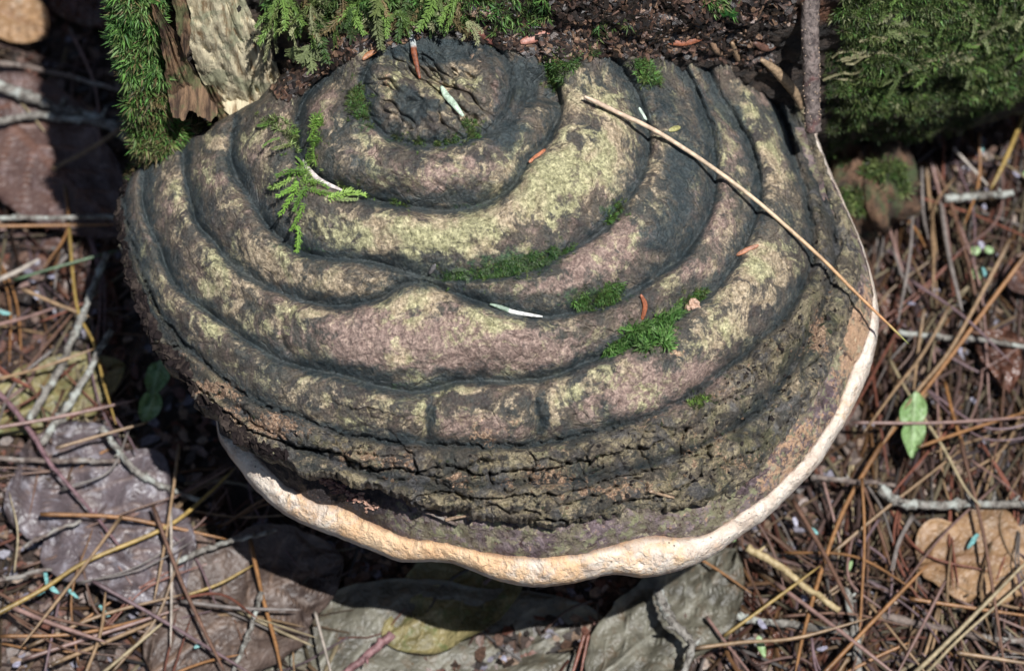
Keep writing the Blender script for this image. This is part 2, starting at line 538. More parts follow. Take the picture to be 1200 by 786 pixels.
def on_ground(u, v, lift=0.0):
    p = at_z(u, v, 0.0)
    for _ in range(3):
        z = ground_h(p[..., 0], p[..., 1]) + lift
        p = at_z(u, v, z)
    return p


def build_ground():
    t = np.linspace(-1, 1, 460)
    ax = 0.42 * t + 30 * np.sign(t) * np.abs(t) ** 21
    t2 = np.linspace(-1, 1, 380)
    ay = 0.36 * t2 + 30 * np.sign(t2) * np.abs(t2) ** 21
    X, Y = np.meshgrid(ax, ay, indexing='ij')
    Z = ground_h(X, Y)
    near = (np.abs(X) < 0.4) & (np.abs(Y) < 0.4)
    Z = Z + np.where(near, 0.0022 * fbm(X, Y, 0.008, 3, 61), 0)
    V = np.stack([X, Y, Z], -1).reshape(-1, 3)
    o = link_mesh('forest_floor', V, grid_faces(len(ax), len(ay))[:, ::-1], M_SOIL)
    tag(o, kind='structure')


build_ground()

# ------------------------------------------------------------------ log
LOG_R = 0.17


def log_axis(x):
    y = 0.283 + 0.10 * x + 1.2 * np.maximum(x - 0.09, 0) ** 2
    y = np.where(x > 0.25, 0.283 + 0.025 + 1.2 * 0.16 ** 2 + (x - 0.25) * 0.70, y)
    return y


def log_point(x, th, extra=0.0):
    """th: 0 faces the camera side (-y), 90 degrees is the top"""
    bul = 0.027 * np.exp(-((x - 0.0) / 0.12) ** 2) * np.exp(-((th - R(36)) / R(20)) ** 2)
    n = 0.008 * fbm(x * 60, th * 9, 2.2, 5, 71) + 0.0045 * fbm(x * 260, th * 60, 1.6, 4, 81, 0.6)
    r = LOG_R * (1 - 0.12 * np.clip(x - 0.05, 0, 0.4)) + bul + n + extra
    # hollow where the pale wood lies bare
    r = r - 0.016 * np.exp(-((x + 0.105) / 0.022) ** 4) * np.exp(-((th - R(25)) / R(26)) ** 4)
    return np.stack([x + 0 * th, log_axis(x) - r * np.cos(th), 0.13 + r * np.sin(th)], -1)


def build_log():
    tx = np.linspace(0, 1, 520)
    xs = -0.147 + 0.42 * tx + 0.9 * tx ** 6
    ths = np.linspace(R(-75), R(285), 400)
    dens = np.sort(np.concatenate([np.linspace(R(-50), R(75), 300), np.linspace(R(75), R(310), 60)[1:-1]]))
    X, TH = np.meshgrid(xs, dens, indexing='ij')
    P = log_point(X, TH)
    na, nb = X.shape
    # ragged left end: fold it back toward the axis in rings
    ring = []
    for k, f in enumerate((0.93, 0.8, 0.55, 0.25, 0.0)):
        e = P[0].copy()
        c = np.array([-0.147, log_axis(np.array(-0.147)), 0.13])
        e = c + (e - c) * f
        e[:, 0] += (0.004, 0.010, 0.014, 0.012, 0.012)[k] + 0.006 * fbm(e[:, 1] * 100, e[:, 2] * 100, 1.0, 3, 88)
        ring.append(e)
    P = np.concatenate([np.array(ring[::-1]), P], 0)
    P[len(ring), :, 0] += 0.004 * fbm(np.arange(nb) * 0.2, np.zeros(nb), 1, 3, 89)
    # picture position of each point for stains
    V = P.reshape(-1, 3)
    rel = V - T0
    W = rel @ (-VD); s = (DIST - W) / DIST
    u = 600 + rel[:, 0] / K / s; v = 393 - (rel @ UP) / K / s
    mossy = np.clip(sstep(990, 1060, u) * 0.75 + 0.5 * sstep(170, 140, u) + 0.35 * np.exp(-((u - 560) / 250) ** 2) * sstep(45, 0, v), 0, 1)
    red = np.exp(-((u - 960) / 60) ** 2 - ((v - 15) / 22) ** 2) * 0.9 + 0.35 * np.exp(-((u - 760) / 120) ** 2 - ((v - 40) / 30) ** 2)
    wet = np.zeros_like(u)
    root = empty('fallen_log', (0.2, 0.3, 0.0), 'dark rotting moss covered log that carries the big bracket fungus', 'log')
    n2 = P.shape[0]
    F = grid_faces(n2, nb)
    o = link_mesh('trunk', V, F, M_BARK, root, True, {'tint': np.stack([wet, red, mossy], -1)})
    return root, V, F


LOG, LV, LF = build_log()
LOG_BVH = BVHTree.FromPolygons([tuple(p) for p in LV], [tuple(f) for f in LF])


def ray_dir(u, v):
    p = scr(u, v, 0.0)
    d = p - CAM
    return d / np.linalg.norm(d)


def on_log(u, v, lift=0.0):
    hit = LOG_BVH.ray_cast(Vector(CAM), Vector(ray_dir(u, v)))
    if hit[0] is None:
        return None, None
    n = hit[1]
    if n.dot(Vector(VD)) > 0: n = -n
    return np.array(hit[0]) + np.array(n) * lift, np.array(n)


# ------------------------------------------------------------------ bracket fungus: curves of its growth zones
AP = np.array([508.0, 112.0])
G = {
 1: [(437, 66), (425, 98), (432, 133), (450, 158), (480, 167), (510, 170), (548, 164), (580, 148), (597, 120), (600, 95), (594, 70), (575, 52)],
 2: [(380, 88), (354, 122), (347, 160), (356, 190), (378, 211), (410, 226), (450, 237), (490, 243), (530, 247), (570, 238), (600, 220), (618, 190), (642, 166), (656, 132), (650, 100), (640, 72)],
 3: [(276, 140), (271, 187), (287, 222), (310, 258), (332, 282), (365, 299), (400, 304), (433, 306), (467, 315), (500, 325), (545, 327), (590, 323), (633, 311), (673, 291), (708, 268), (735, 234), (753, 202), (760, 167), (753, 127), (737, 92), (713, 62)],
 4: [(216, 158), (216, 200), (226, 243), (234, 266), (253, 286), (274, 312), (310, 334), (353, 351), (400, 358), (443, 350), (467, 337), (490, 330), (510, 334), (540, 346), (573, 358), (607, 368), (640, 371), (683, 363), (717, 355), (750, 338), (775, 320), (802, 298), (822, 268), (834, 238), (838, 200), (835, 165), (826, 130), (812, 97), (790, 60)],
 5: [(186, 172), (170, 200), (168, 235), (174, 262), (187, 292), (201, 326), (227, 352), (254, 373), (290, 399), (327, 421), (367, 433), (400, 439), (433, 449), (483, 459), (517, 452), (540, 447), (600, 447), (647, 441), (683, 426), (717, 412), (755, 393), (787, 375), (820, 352), (843, 332), (860, 309), (873, 285), (885, 255), (890, 227), (887, 193), (877, 165), (860, 138), (843, 110), (820, 60)],
 6: [(152, 190), (146, 240), (160, 300), (182, 355), (205, 390), (222, 410), (253, 435), (283, 459), (320, 479), (360, 493), (400, 506), (450, 516), (520, 521), (590, 523), (640, 519), (683, 509), (733, 496), (767, 485), (800, 468), (827, 452), (850, 432), (870, 417), (887, 400), (917, 375), (933, 349), (946, 322), (952, 300), (951, 270), (946, 238), (937, 205), (925, 170), (912, 130), (895, 95), (870, 60)],
 7: [(146, 190), (140, 245), (152, 305), (174, 360), (200, 402), (225, 435), (255, 462), (290, 487), (330, 510), (365, 528), (400, 543), (433, 554), (467, 564), (517, 573), (553, 571), (633, 564), (683, 563), (733, 552), (767, 544), (800, 532), (850, 507), (897, 475), (922, 440), (942, 405), (962, 365), (975, 325), (980, 290), (976, 260), (962, 222), (948, 185), (930, 140), (905, 90), (880, 58)],
}
# edge of the old crust; at the left it overhangs the pale lobe below
EDGE = [(300, 118), (246, 148), (222, 160), (196, 170), (165, 190), (146, 213), (137, 240), (139, 268), (143, 297), (150, 324), (163, 351), (172, 379), (186, 408), (208, 430), (222, 447), (228, 466), (250, 480), (262, 496), (282, 512), (304, 526), (330, 534), (348, 548), (385, 553), (412, 562), (438, 566), (462, 577), (480, 589), (510, 592), (540, 592), (556, 603), (573, 605), (600, 606), (622, 609), (642, 613), (662, 610), (700, 604), (722, 600), (743, 592), (772, 594), (800, 591), (843, 582), (866, 570), (884, 556), (902, 536), (920, 512), (946, 478), (958, 460), (970, 442), (978, 424), (985, 405), (997, 368), (1008, 336), (1009, 305), (999, 268), (984, 235), (969, 200), (960, 172), (940, 120), (905, 72), (880, 45), (820, 30), (700, 22), (600, 16), (500, 10), (420, 30), (350, 80)]
MB = [(246, 490), (258, 508), (275, 517), (290, 525), (307, 541), (333, 567), (367, 587), (400, 595), (443, 617), (483, 631), (527, 638), (567, 647), (607, 653), (650, 652), (693, 646), (733, 634), (760, 627), (790, 630), (820, 629), (840, 620), (866, 602), (892, 583), (924, 554), (955, 515), (980, 474), (991, 440), (1005, 414), (1017, 388), (1021, 365), (1022, 342), (1014, 312), (1001, 275), (985, 240), (968, 204), (955, 165)]
OE = [(252, 482), (256, 512), (267, 532), (283, 553), (300, 575), (333, 602), (367, 619), (400, 631), (440, 647), (467, 657), (505, 658), (530, 660), (550, 667), (587, 681), (627, 687), (667, 684), (717, 673), (757, 676), (800, 667), (833, 652), (867, 628), (900, 605), (933, 573), (960, 543), (975, 520), (1000, 477), (1017, 440), (1027, 405), (1030, 372), (1026, 342), (1018, 310), (1005, 272), (989, 236), (972, 198), (958, 160)]


def polar(pts, n=6):
    p = smooth_line(pts, n)
    d = p - AP
    th = np.arctan2(d[:, 1], d[:, 0])       # v grows downward: front is +90 degrees
    th = np.where(th < R(-90), th + 2 * np.pi, th)
    r = np.hypot(d[:, 0], d[:, 1])
    o = np.argsort(th)
    return th[o], r[o]


PG = {k: polar(v) for k, v in G.items()}
PE = polar(EDGE)
PO = polar(OE)
PM = polar(MB)


def rad(P, th, **k):
    return np.interp(th, P[0], P[1], **k)


# polygon that sets the dome: the true outline in front, far away behind
_dome = [(-60, -200), (138, 60), (132, 240), (150, 345), (205, 440), (267, 545), (333, 608), (400, 640), (467, 662), (550, 676), (627, 690), (717, 684), (800, 672), (867, 634), (933, 578), (975, 525), (1000, 482), (1017, 445), (1030, 405), (1034, 372), (1030, 330), (1008, 262), (985, 170), (985, 60), (1150, -200), (508, -500), (0, -480)]
PD = polar(_dome, 8)
Z_RIM, H_DOME = 0.130, 0.086


def base_W(u, v):
    du, dv = u - AP[0], v - AP[1]
    th = np.arctan2(dv, du); th = np.where(th < R(-90), th + 2 * np.pi, th)
    r = np.hypot(du, dv)
    t = np.clip(r / rad(PD, th), 0, 1.15)
    z = Z_RIM + H_DOME * (1 - t ** 1.55)
    return w_at_z(v, z), th, r


LINES = {k: smooth_line(v, 4) for k, v in G.items()}
# depth (metres), inner roll, outer roll (pixels)
ZONE = {1: (0.0080, 15, 9), 2: (0.0125, 22, 9), 3: (0.0100, 24, 9), 4: (0.0100, 22, 9), 5: (0.0105, 25, 9), 6: (0.0078, 19, 7), 7: (0.0062, 16, 6)}
# short extra creases: points, depth, width px
CREASE = [
 ([(452, 72), (476, 86), (503, 92), (487, 112), (470, 132), (464, 158)], 0.0050, 7), ([(500, 112), (486, 132), (476, 156)], 0.0035, 5), ([(448, 100), (456, 112), (452, 130)], 0.0022, 7),
 ([(543, 50), (548, 68), (556, 82), (549, 110), (556, 140)], 0.0045, 8), ([(480, 122), (500, 116), (530, 104)], .003, 4),
 ([(500, 128), (520, 132), (545, 128)], 0.0018, 4), ([(490, 142), (515, 146), (540, 140)], 0.0016, 4),
 ([(480, 60), (497, 75), (500, 92)], 0.0022, 5),
 ([(367, 352), (346, 360), (333, 375), (330, 395), (338, 412)], 0.0030, 5),
 ([(600, 142), (613, 124), (632, 114), (650, 118)], 0.0075, 8),
 ([(606, 70), (618, 92), (636, 100)], 0.0085, 15),
 ([(360, 100), (352, 118), (348, 140)], 0.0035, 8),
 ([(630, 452), (628, 480), (633, 516)], 0.0045, 9),
 ([(516, 462), (502, 486), (497, 518)], 0.0038, 7),
 ([(655, 455), (668, 480), (672, 505)], 0.0014, 6),
 ([(755, 205), (748, 190), (762, 175)], 0.0025, 6),
 ([(742, 150), (768, 155), (775, 175), (760, 195)], 0.0020, 6),
 ([(872, 412), (880, 432), (892, 452)], 0.0026, 6), ([(895, 470), (912, 450), (930, 430)], 0.0016, 5),
 ([(782, 540), (782, 562), (787, 586)], 0.0024, 5), ([(832, 522), (835, 548), (845, 575)], 0.0022, 5),
 ([(700, 562), (702, 582), (706, 600)], 0.0020, 5), ([(590, 570), (594, 588), (600, 604)], 0.0018, 5),
 ([(745, 500), (748, 520), (752, 545)], 0.0020, 5), ([(812, 470), (818, 495), (822, 520)], 0.0020, 5),
 ([(897, 215), (915, 208), (935, 210), (948, 222)], 0.0030, 6),
 ([(877, 95), (905, 125), (925, 158)], 0.0030, 6), ([(900, 90), (918, 110), (928, 135)], 0.0018, 4),
 ([(905, 330), (925, 338), (950, 330)], 0.0018, 4), ([(385, 450), (392, 478), (400, 500)], 0.0015, 5),
 ([(330, 450), (345, 440), (362, 438)], 0.0012, 4), ([(440, 560), (470, 545), (520, 548)], 0.0016, 5),
]
BLOBS_LITE = [(450, 268, 62, 26, 1), (540, 270, 50, 22, .9), (620, 228, 40, 26, 1), (660, 195, 40, 26, .7), (700, 110, 40, 40, .35), (720, 200, 25, 40, .6), (665, 120, 14, 20, .8), (490, 346, 34, 14, 1), (565, 378, 42, 24, .7), (470, 420, 14, 12, 1.0), (900, 300, 38, 34, 1), (868, 350, 40, 24, .6), (395, 328, 40, 16, .75), (330, 300, 36, 20, .45), (255, 308, 14, 12, 1), (262, 386, 12, 7, 1.4), (212, 215, 22, 26, .55), (250, 168, 14, 10, 1.3), (180, 320, 26, 40, .35), (260, 380, 60, 22, .25), (340, 318, 20, 10, .8), (430, 345, 26, 10, .6), (890, 178, 8, 10, 1.2), (915, 215, 20, 22, .6), (880, 400, 30, 12, .5), (560, 450, 60, 8, .7), (740, 455, 30, 12, .3), (500, 490, 12, 20, .7), (640, 490, 20, 20, .6), (370, 365, 20, 8, .8), (270, 330, 30, 14, .3), (790, 250, 25, 20, .3), (660, 455, 16, 20, .7), (550, 90, 14, 20, .6), (470, 90, 8, 20, .6), (520, 100, 12, 20, .5), (720, 170, 20, 30, .6), (430, 190, 20, 12, .5), (830, 390, 36, 22, .5), (840, 130, 12, 22, .4), (880, 130, 10, 20, .5), (220, 340, 40, 20, .35)]
BLOBS_PINK = [(470, 395, 110, 34, 1), (600, 405, 90, 30, .75), (760, 460, 62, 36, 1), (690, 305, 50, 24, .8), (735, 275, 30, 22, .6), (430, 185, 24, 10, .8), (505, 208, 18, 16, .9), (545, 195, 36, 10, .6), (720, 200, 30, 24, .5), (845, 260, 18, 40, .7), (820, 320, 30, 16, .7), (860, 180, 14, 30, .6), (200, 230, 16, 30, .4), (820, 440, 40, 30, .6), (560, 215, 30, 20, .3), (640, 330, 40, 12, .5), (570, 500, 50, 18, .6), (450, 150, 20, 10, .4), (900, 110, 20, 30, .5), (300, 180, 16, 20, .5), (385, 130, 12, 30, .5), (590, 110, 10, 30, .4), (250, 210, 20, 16, .35)]
BLOBS_SLATE = [(800, 200, 28, 70, .95), (770, 275, 36, 30, .7), (560, 305, 130, 16, .6), (640, 350, 90, 16, .6), (330, 215, 30, 34, .4), (165, 265, 24, 60, .35), (260, 270, 34, 26, .35), (490, 232, 130, 12, .6), (740, 90, 30, 34, .8), (700, 240, 36, 14, .4), (360, 285, 60, 12, .5), (400, 350, 60, 8, .6), (570, 155, 50, 20, .5), (480, 130, 60, 12, .4), (355, 130, 14, 40, .8), (622, 92, 24, 32, 1.3), (510, 60, 60, 16, .9), (500, 60, 60, 14, .55), (500, 118, 40, 10, .7), (480, 125, 12, 30, .8), (420, 200, 60, 30, .55), (540, 215, 60, 24, .5), (600, 170, 30, 40, .5), (590, 120, 14, 40, .5), (700, 400, 90, 12, .4), (500, 440, 160, 10, .5), (632, 485, 9, 36, 1.15), (505, 488, 8, 30, .9), (760, 500, 90, 12, .4), (890, 255, 12, 40, .5), (925, 255, 30, 30, .55), (300, 420, 60, 16, .35), (930, 290, 20, 24, .3), (180, 200, 30, 30, .3), (440, 330, 50, 10, .4), (780, 120, 24, 30, .5), (420, 140, 14, 50, .5)]  # stains, plus dark colour put into the pit beside the knob
BLOBS_CRUST = [(560, 560, 190, 50, .35), (850, 510, 90, 70, .5), (920, 440, 50, 60, .5), (960, 340, 34, 80, .5), (420, 490, 60, 24, .45), (250, 470, 60, 30, .35), (580, 505, 50, 16, .30), (940, 240, 24, 60, .4)]
BLOBS_ORANGE = [(455, 95, 16, 26, .55), (560, 72, 22, 14, .55), (520, 98, 16, 26, .5), (570, 118, 12, 20, .5), (395, 110, 14, 30, .4), (655, 70, 12, 16, .6), (668, 95, 10, 12, .5), (700, 575, 30, 14, .6), (860, 545, 40, 16, .6), (960, 400, 16, 40, .7), (520, 560, 30, 10, .5), (340, 505, 40, 10, .6), (570, 512, 30, 16, .8), (640, 555, 44, 18, .9), (430, 540, 30, 12, .7), (300, 490, 40, 14, .7), (250, 455, 40, 12, .6), (480, 540, 20, 16, .5), (600, 490, 30, 14, .5), (790, 408, 20, 10, .7), (842, 510, 14, 20, .7), (780, 490, 30, 16, .4), (905, 110, 12, 26, .5), (750, 570, 16, 14, .5)]
BLOBS_GREEN = [(600, 305, 70, 12, .9), (540, 322, 40, 7, .7), (690, 345, 60, 12, .8), (715, 245, 22, 10, .7), (757, 85, 16, 18, .9), (430, 140, 12, 24, .7), (465, 160, 20, 12, .6), (545, 145, 18, 14, .5), (520, 165, 40, 8, .5), (560, 240, 60, 6, .5), (360, 290, 60, 6, .6), (730, 385, 30, 8, .5), (850, 440, 60, 12, .35), (540, 480, 60, 14, .4), (690, 545, 60, 24, .4), (330, 150, 26, 12, .4), (255, 290, 10, 6, .3), (430, 480, 30, 14, .35), (650, 100, 12, 30, .4), (690, 140, 30, 14, .3), (480, 452, 60, 5, .5)]


def blobs(L, u, v, wp=16):
    s = np.zeros_like(u)
    if u.size > 1000:
        u, v = u + wp * fbm(u, v, 46, 4, 401, 0.6), v + wp * fbm(u, v, 46, 4, 411, 0.6)
    for (cu, cv, ru, rv, a) in L:
        s += a * np.exp(-((u - cu) / ru) ** 2 - ((v - cv) / rv) ** 2)
    return s


def cap_height(u, v):
    """lobe relief toward the camera side, in metres"""
    W, th, r = base_W(u, v)
    # wobble the coordinates so that creases are not ruled lines
    wu = u + 2.0 * fbm(u, v, 26, 3, 101); wv = v + 2.0 * fbm(u, v, 26, 3, 111)
    h = np.zeros_like(u); groove = np.zeros_like(u)
    best = np.full(u.shape, 0.0)
    dip = np.zeros_like(u)
    for k, ln in LINES.items():
        d = seg_dist(wu, wv, ln)
        inner = r < rad(PG[k], th)
        A, li, lo = ZONE[k]
        lam = np.where(inner, li, lo)
        f = np.exp(-(d / lam) ** 1.15)
        dip = np.maximum(dip, A * f)
        groove = np.maximum(groove, np.exp(-(d / (3.2 if k < 6 else 2.6)) ** 1.5))
    h -= dip
    h -= 0.0015 * groove * np.clip(0.6 + 1.1 * fbm(u, v, 30, 3, 105), 0.05, 1.4)
    h += 0.0020 * fbm(u, v, 120, 2, 106)
    for pts, A, wd in CREASE:
        ln = smooth_line(pts, 3)
        lo = ln.min(0) - 5 * wd; hi = ln.max(0) + 5 * wd
        m = (u > lo[0]) & (u < hi[0]) & (v > lo[1]) & (v < hi[1])
        if m.any():
            d = seg_dist(wu[m], wv[m], ln)
            h[m] -= A * np.exp(-(d / wd) ** 1.4)
    # big lobe in the middle stands proud
    h += 0.0045 * np.exp(-((u - 470) / 110) ** 2 - ((v - 398) / 32) ** 2)
    h += 0.003 * np.exp(-((u - 690) / 30) ** 2 - ((v - 190) / 50) ** 2)
    h += 0.0020 * np.exp(-((u - 505) / 60) ** 2 - ((v - 105) / 45) ** 2)
    kn = np.exp(-(((u - 508) / 78) ** 2 + ((v - 108) / 56) ** 2) ** 2)
    h += kn * (0.0048 * fbm(u * .8 + v * .6, (v - u) * 1.7, 34, 3, 107) - 0.0042 * np.exp(-(np.abs(fbm(u * .8 + v * .6, (v * .8 - u * .6) * 2.2, 46, 3, 108)) / 0.11) ** 1.3))
    h += 0.004 * np.exp(-((u - 480) / 120) ** 2 - ((v - 205) / 18) ** 2)
    # lumps
    h += 0.0022 * fbm(u, v, 70, 3, 121) + 0.0020 * fbm(u, v, 24, 4, 131, 0.6) + 0.00055 * fbm(u, v, 6, 3, 141)
    # crumbling crust
    r6 = rad(PG[6], th); r7 = rad(PG[7], th)
    cr = sstep(-12, 14, r - r6) * np.where(th < R(20), 0.8, 1.0)
    cr = np.maximum(cr, np.clip(blobs(BLOBS_CRUST, u, v), 0, 1) * 0.8)
    tu, tv = th * 330 , r
    f1, e, val = cells(tu + 6 * fbm(u, v, 14, 3, 151), tv + 6 * fbm(u, v, 14, 3, 161), 19, 171)
    chip = (val - 0.5) * 0.0030 - 0.0026 * np.exp(-(e / 0.08) ** 1.3) * sstep(.3, .7, val)
    # strata: each thin sheet stops in a torn step
    f2_, e2_, v2_ = cells(tu * 0.8 + 8 * fbm(u, v, 20, 3, 154), tv * 1.25 + 8 * fbm(u, v, 20, 3, 155), 40, 156)
    chip += (v2_ - 0.5) * 0.0052 - 0.0038 * np.exp(-(e2_ / 0.05) ** 1.3)
    for sp_, am, sd in ((31.0, 0.0040, 152), (11.0, 0.0003, 153)):
        q = (r - r6 + 9 * fbm(tu, tv * 0.6, 34, 4, sd) + 3 * fbm(u, v, 7, 3, sd + 9)) / sp_
        fr = q - np.floor(q)
        chip += am * (fr - 0.5) - am * 1.3 * sstep(0.90, 1.0, fr) - am * 0.6 * np.exp(-((fr - 0.98) / 0.035) ** 2)
    f1b, eb, valb = cells(u + 3 * fbm(u, v, 6, 2, 181), v, 6.5, 191)
    chip += (valb - 0.5) * 0.0009 + 0.0005 * fbm(u, v, 3.2, 2, 201)
    chip = chip * (1 - 0.45 * sstep(R(62), R(35), th))
    h += cr * chip
    # ledge: terrace drop outside line 7 and lines 6
    led = sstep(0, 5, r - r7)
    right = sstep(R(75), R(50), th)
    h -= led * (0.0022 + 0.0018 * right)
    h -= sstep(0, 5, r - r6) * 0.0024 * right
    for k in (6, 7):
        d = seg_dist(wu, wv, LINES[k])
        h -= right * 0.0042 * np.exp(-(d / 6.0) ** 1.3) * np.clip(0.9 + fbm(u, v, 24, 3, 192), 0.2, 1.6)
    return W, h, th, r, cr, groove


def build_cap(root):
    NA, NR = 1500, 340
    # angles: denser toward the front where the radius is large
    a = np.linspace(0, 2 * np.pi, NA, endpoint=False)
    th = R(-90) + a + 0.45 * np.sin(a)
    s = (np.linspace(0, 1, NR)) ** 0.86
    RE = rad(PE, th, period=2 * np.pi)
    # ragged edge of the old crust
    eu = AP[0] + RE * np.cos(th); ev = AP[1] + RE * np.sin(th)
    rag = 5.0 * fbm(eu, ev, 13, 4, 211, 0.6) + 3.0 * fbm(eu, ev, 40, 2, 221)
    front = sstep(R(-20), R(20), th) * sstep(R(200), R(160), th)
    RE = RE + rag * (0.25 + 0.75 * front)
    S, TH = np.meshgrid(s, th, indexing='ij')
    RR = S * RE[None]
    u = AP[0] + RR * np.cos(TH); v = AP[1] + RR * np.sin(TH)
    uf, vf = u.ravel(), v.ravel()
    W, h, tt, r, cr, groove = cap_height(uf, vf)
    dE = (RE[None] - RR).ravel()
    # roll down at the outer edge
    roll = 15.0
    x = np.clip(1 - dE / roll, 0, 1)
    h = h - 0.0026 * (1 - np.sqrt(1 - 0.98 * x ** 2))
    # the left flank rolls over more widely
    left = np.exp(-((tt - R(168)) / R(26)) ** 2)
    x2 = np.clip(1 - dE / 26.0, 0, 1)
    h = h - left * 0.008 * x2 ** 2.4 + left * 0.003 * fbm(eu[None] + 0 * RR, ev[None] + 0 * RR, 34, 3, 109).ravel() * np.clip(1 - dE / 60.0, 0, 1)
    Pt = scr(uf, vf, W + h)
    V = Pt.reshape(NR, NA, 3)
    # skirt: the edge turns down and back under
    last = V[-1]
    cen = last.mean(0)
    sk = []
    drop = np.where(np.cos(th - R(90)) > -0.2, 1.0, 1.0)
    lw = np.exp(-((th - R(150)) / R(32)) ** 2)
    for f, dz in ((0.004, 0.0022), (0.004, 0.005), (0.020, 0.0085), (0.10, 0.011), (0.35, 0.012), (0.7, 0.010)):
        e = last + (cen - last) * f
        e[:, 2] = last[:, 2] - dz * (1 + 1.4 * lw)
        jag = fbm(eu + dz * 4000, ev, 7, 3, 231)
        e[:, :2] += (cen - last)[:, :2] * 0.012 * jag[:, None]
        sk.append(e)
    Va = np.concatenate([V, np.array(sk)], 0)
    n = Va.shape[0]
    F = grid_faces(n, NA, True)[:, ::-1]
    # colour controls
    slate = blobs(BLOBS_SLATE, uf, vf, 11)
    band = np.zeros_like(uf)  # algae tint along every crease, doubling as painted groove shade
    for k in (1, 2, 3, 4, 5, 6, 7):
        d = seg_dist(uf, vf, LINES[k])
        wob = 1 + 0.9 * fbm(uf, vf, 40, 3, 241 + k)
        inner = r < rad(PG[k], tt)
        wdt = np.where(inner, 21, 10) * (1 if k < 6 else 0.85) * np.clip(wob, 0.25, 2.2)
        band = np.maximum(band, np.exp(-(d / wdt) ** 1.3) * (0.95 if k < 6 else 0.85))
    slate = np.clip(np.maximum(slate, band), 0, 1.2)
    lite = np.clip(blobs(BLOBS_LITE, uf, vf) * 0.74 + 0.33 + 0.25 * fbm(uf, vf, 60, 3, 421), 0, 1.05)
    pink = np.clip(blobs(BLOBS_PINK, uf, vf) * 0.85 + 0.24, 0, 1.1)
    crust = np.clip(cr * (0.56 + 0.30 * fbm(uf, vf, 45, 3, 425)), 0, 1)
    orange = np.clip(blobs(BLOBS_ORANGE, uf, vf, 10) + 0.46 * cr * sstep(0.05, 0.45, fbm(uf, vf, 30, 3, 427)), 0, 1)
    green = np.clip(blobs(BLOBS_GREEN, uf, vf, 6), 0, 1)
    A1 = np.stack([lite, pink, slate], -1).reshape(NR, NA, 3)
    A2 = np.stack([crust, orange, green], -1).reshape(NR, NA, 3)
    k = len(sk)
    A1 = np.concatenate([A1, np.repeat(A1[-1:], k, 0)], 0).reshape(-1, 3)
    e2 = A2[-1:].copy(); e2[..., 0] = 1.0
    A2 = np.concatenate([A2, np.repeat(e2, k, 0)], 0).reshape(-1, 3)
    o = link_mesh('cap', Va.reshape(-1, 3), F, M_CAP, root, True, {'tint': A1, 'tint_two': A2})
    return uf[::1].reshape(NR, NA), vf.reshape(NR, NA), V


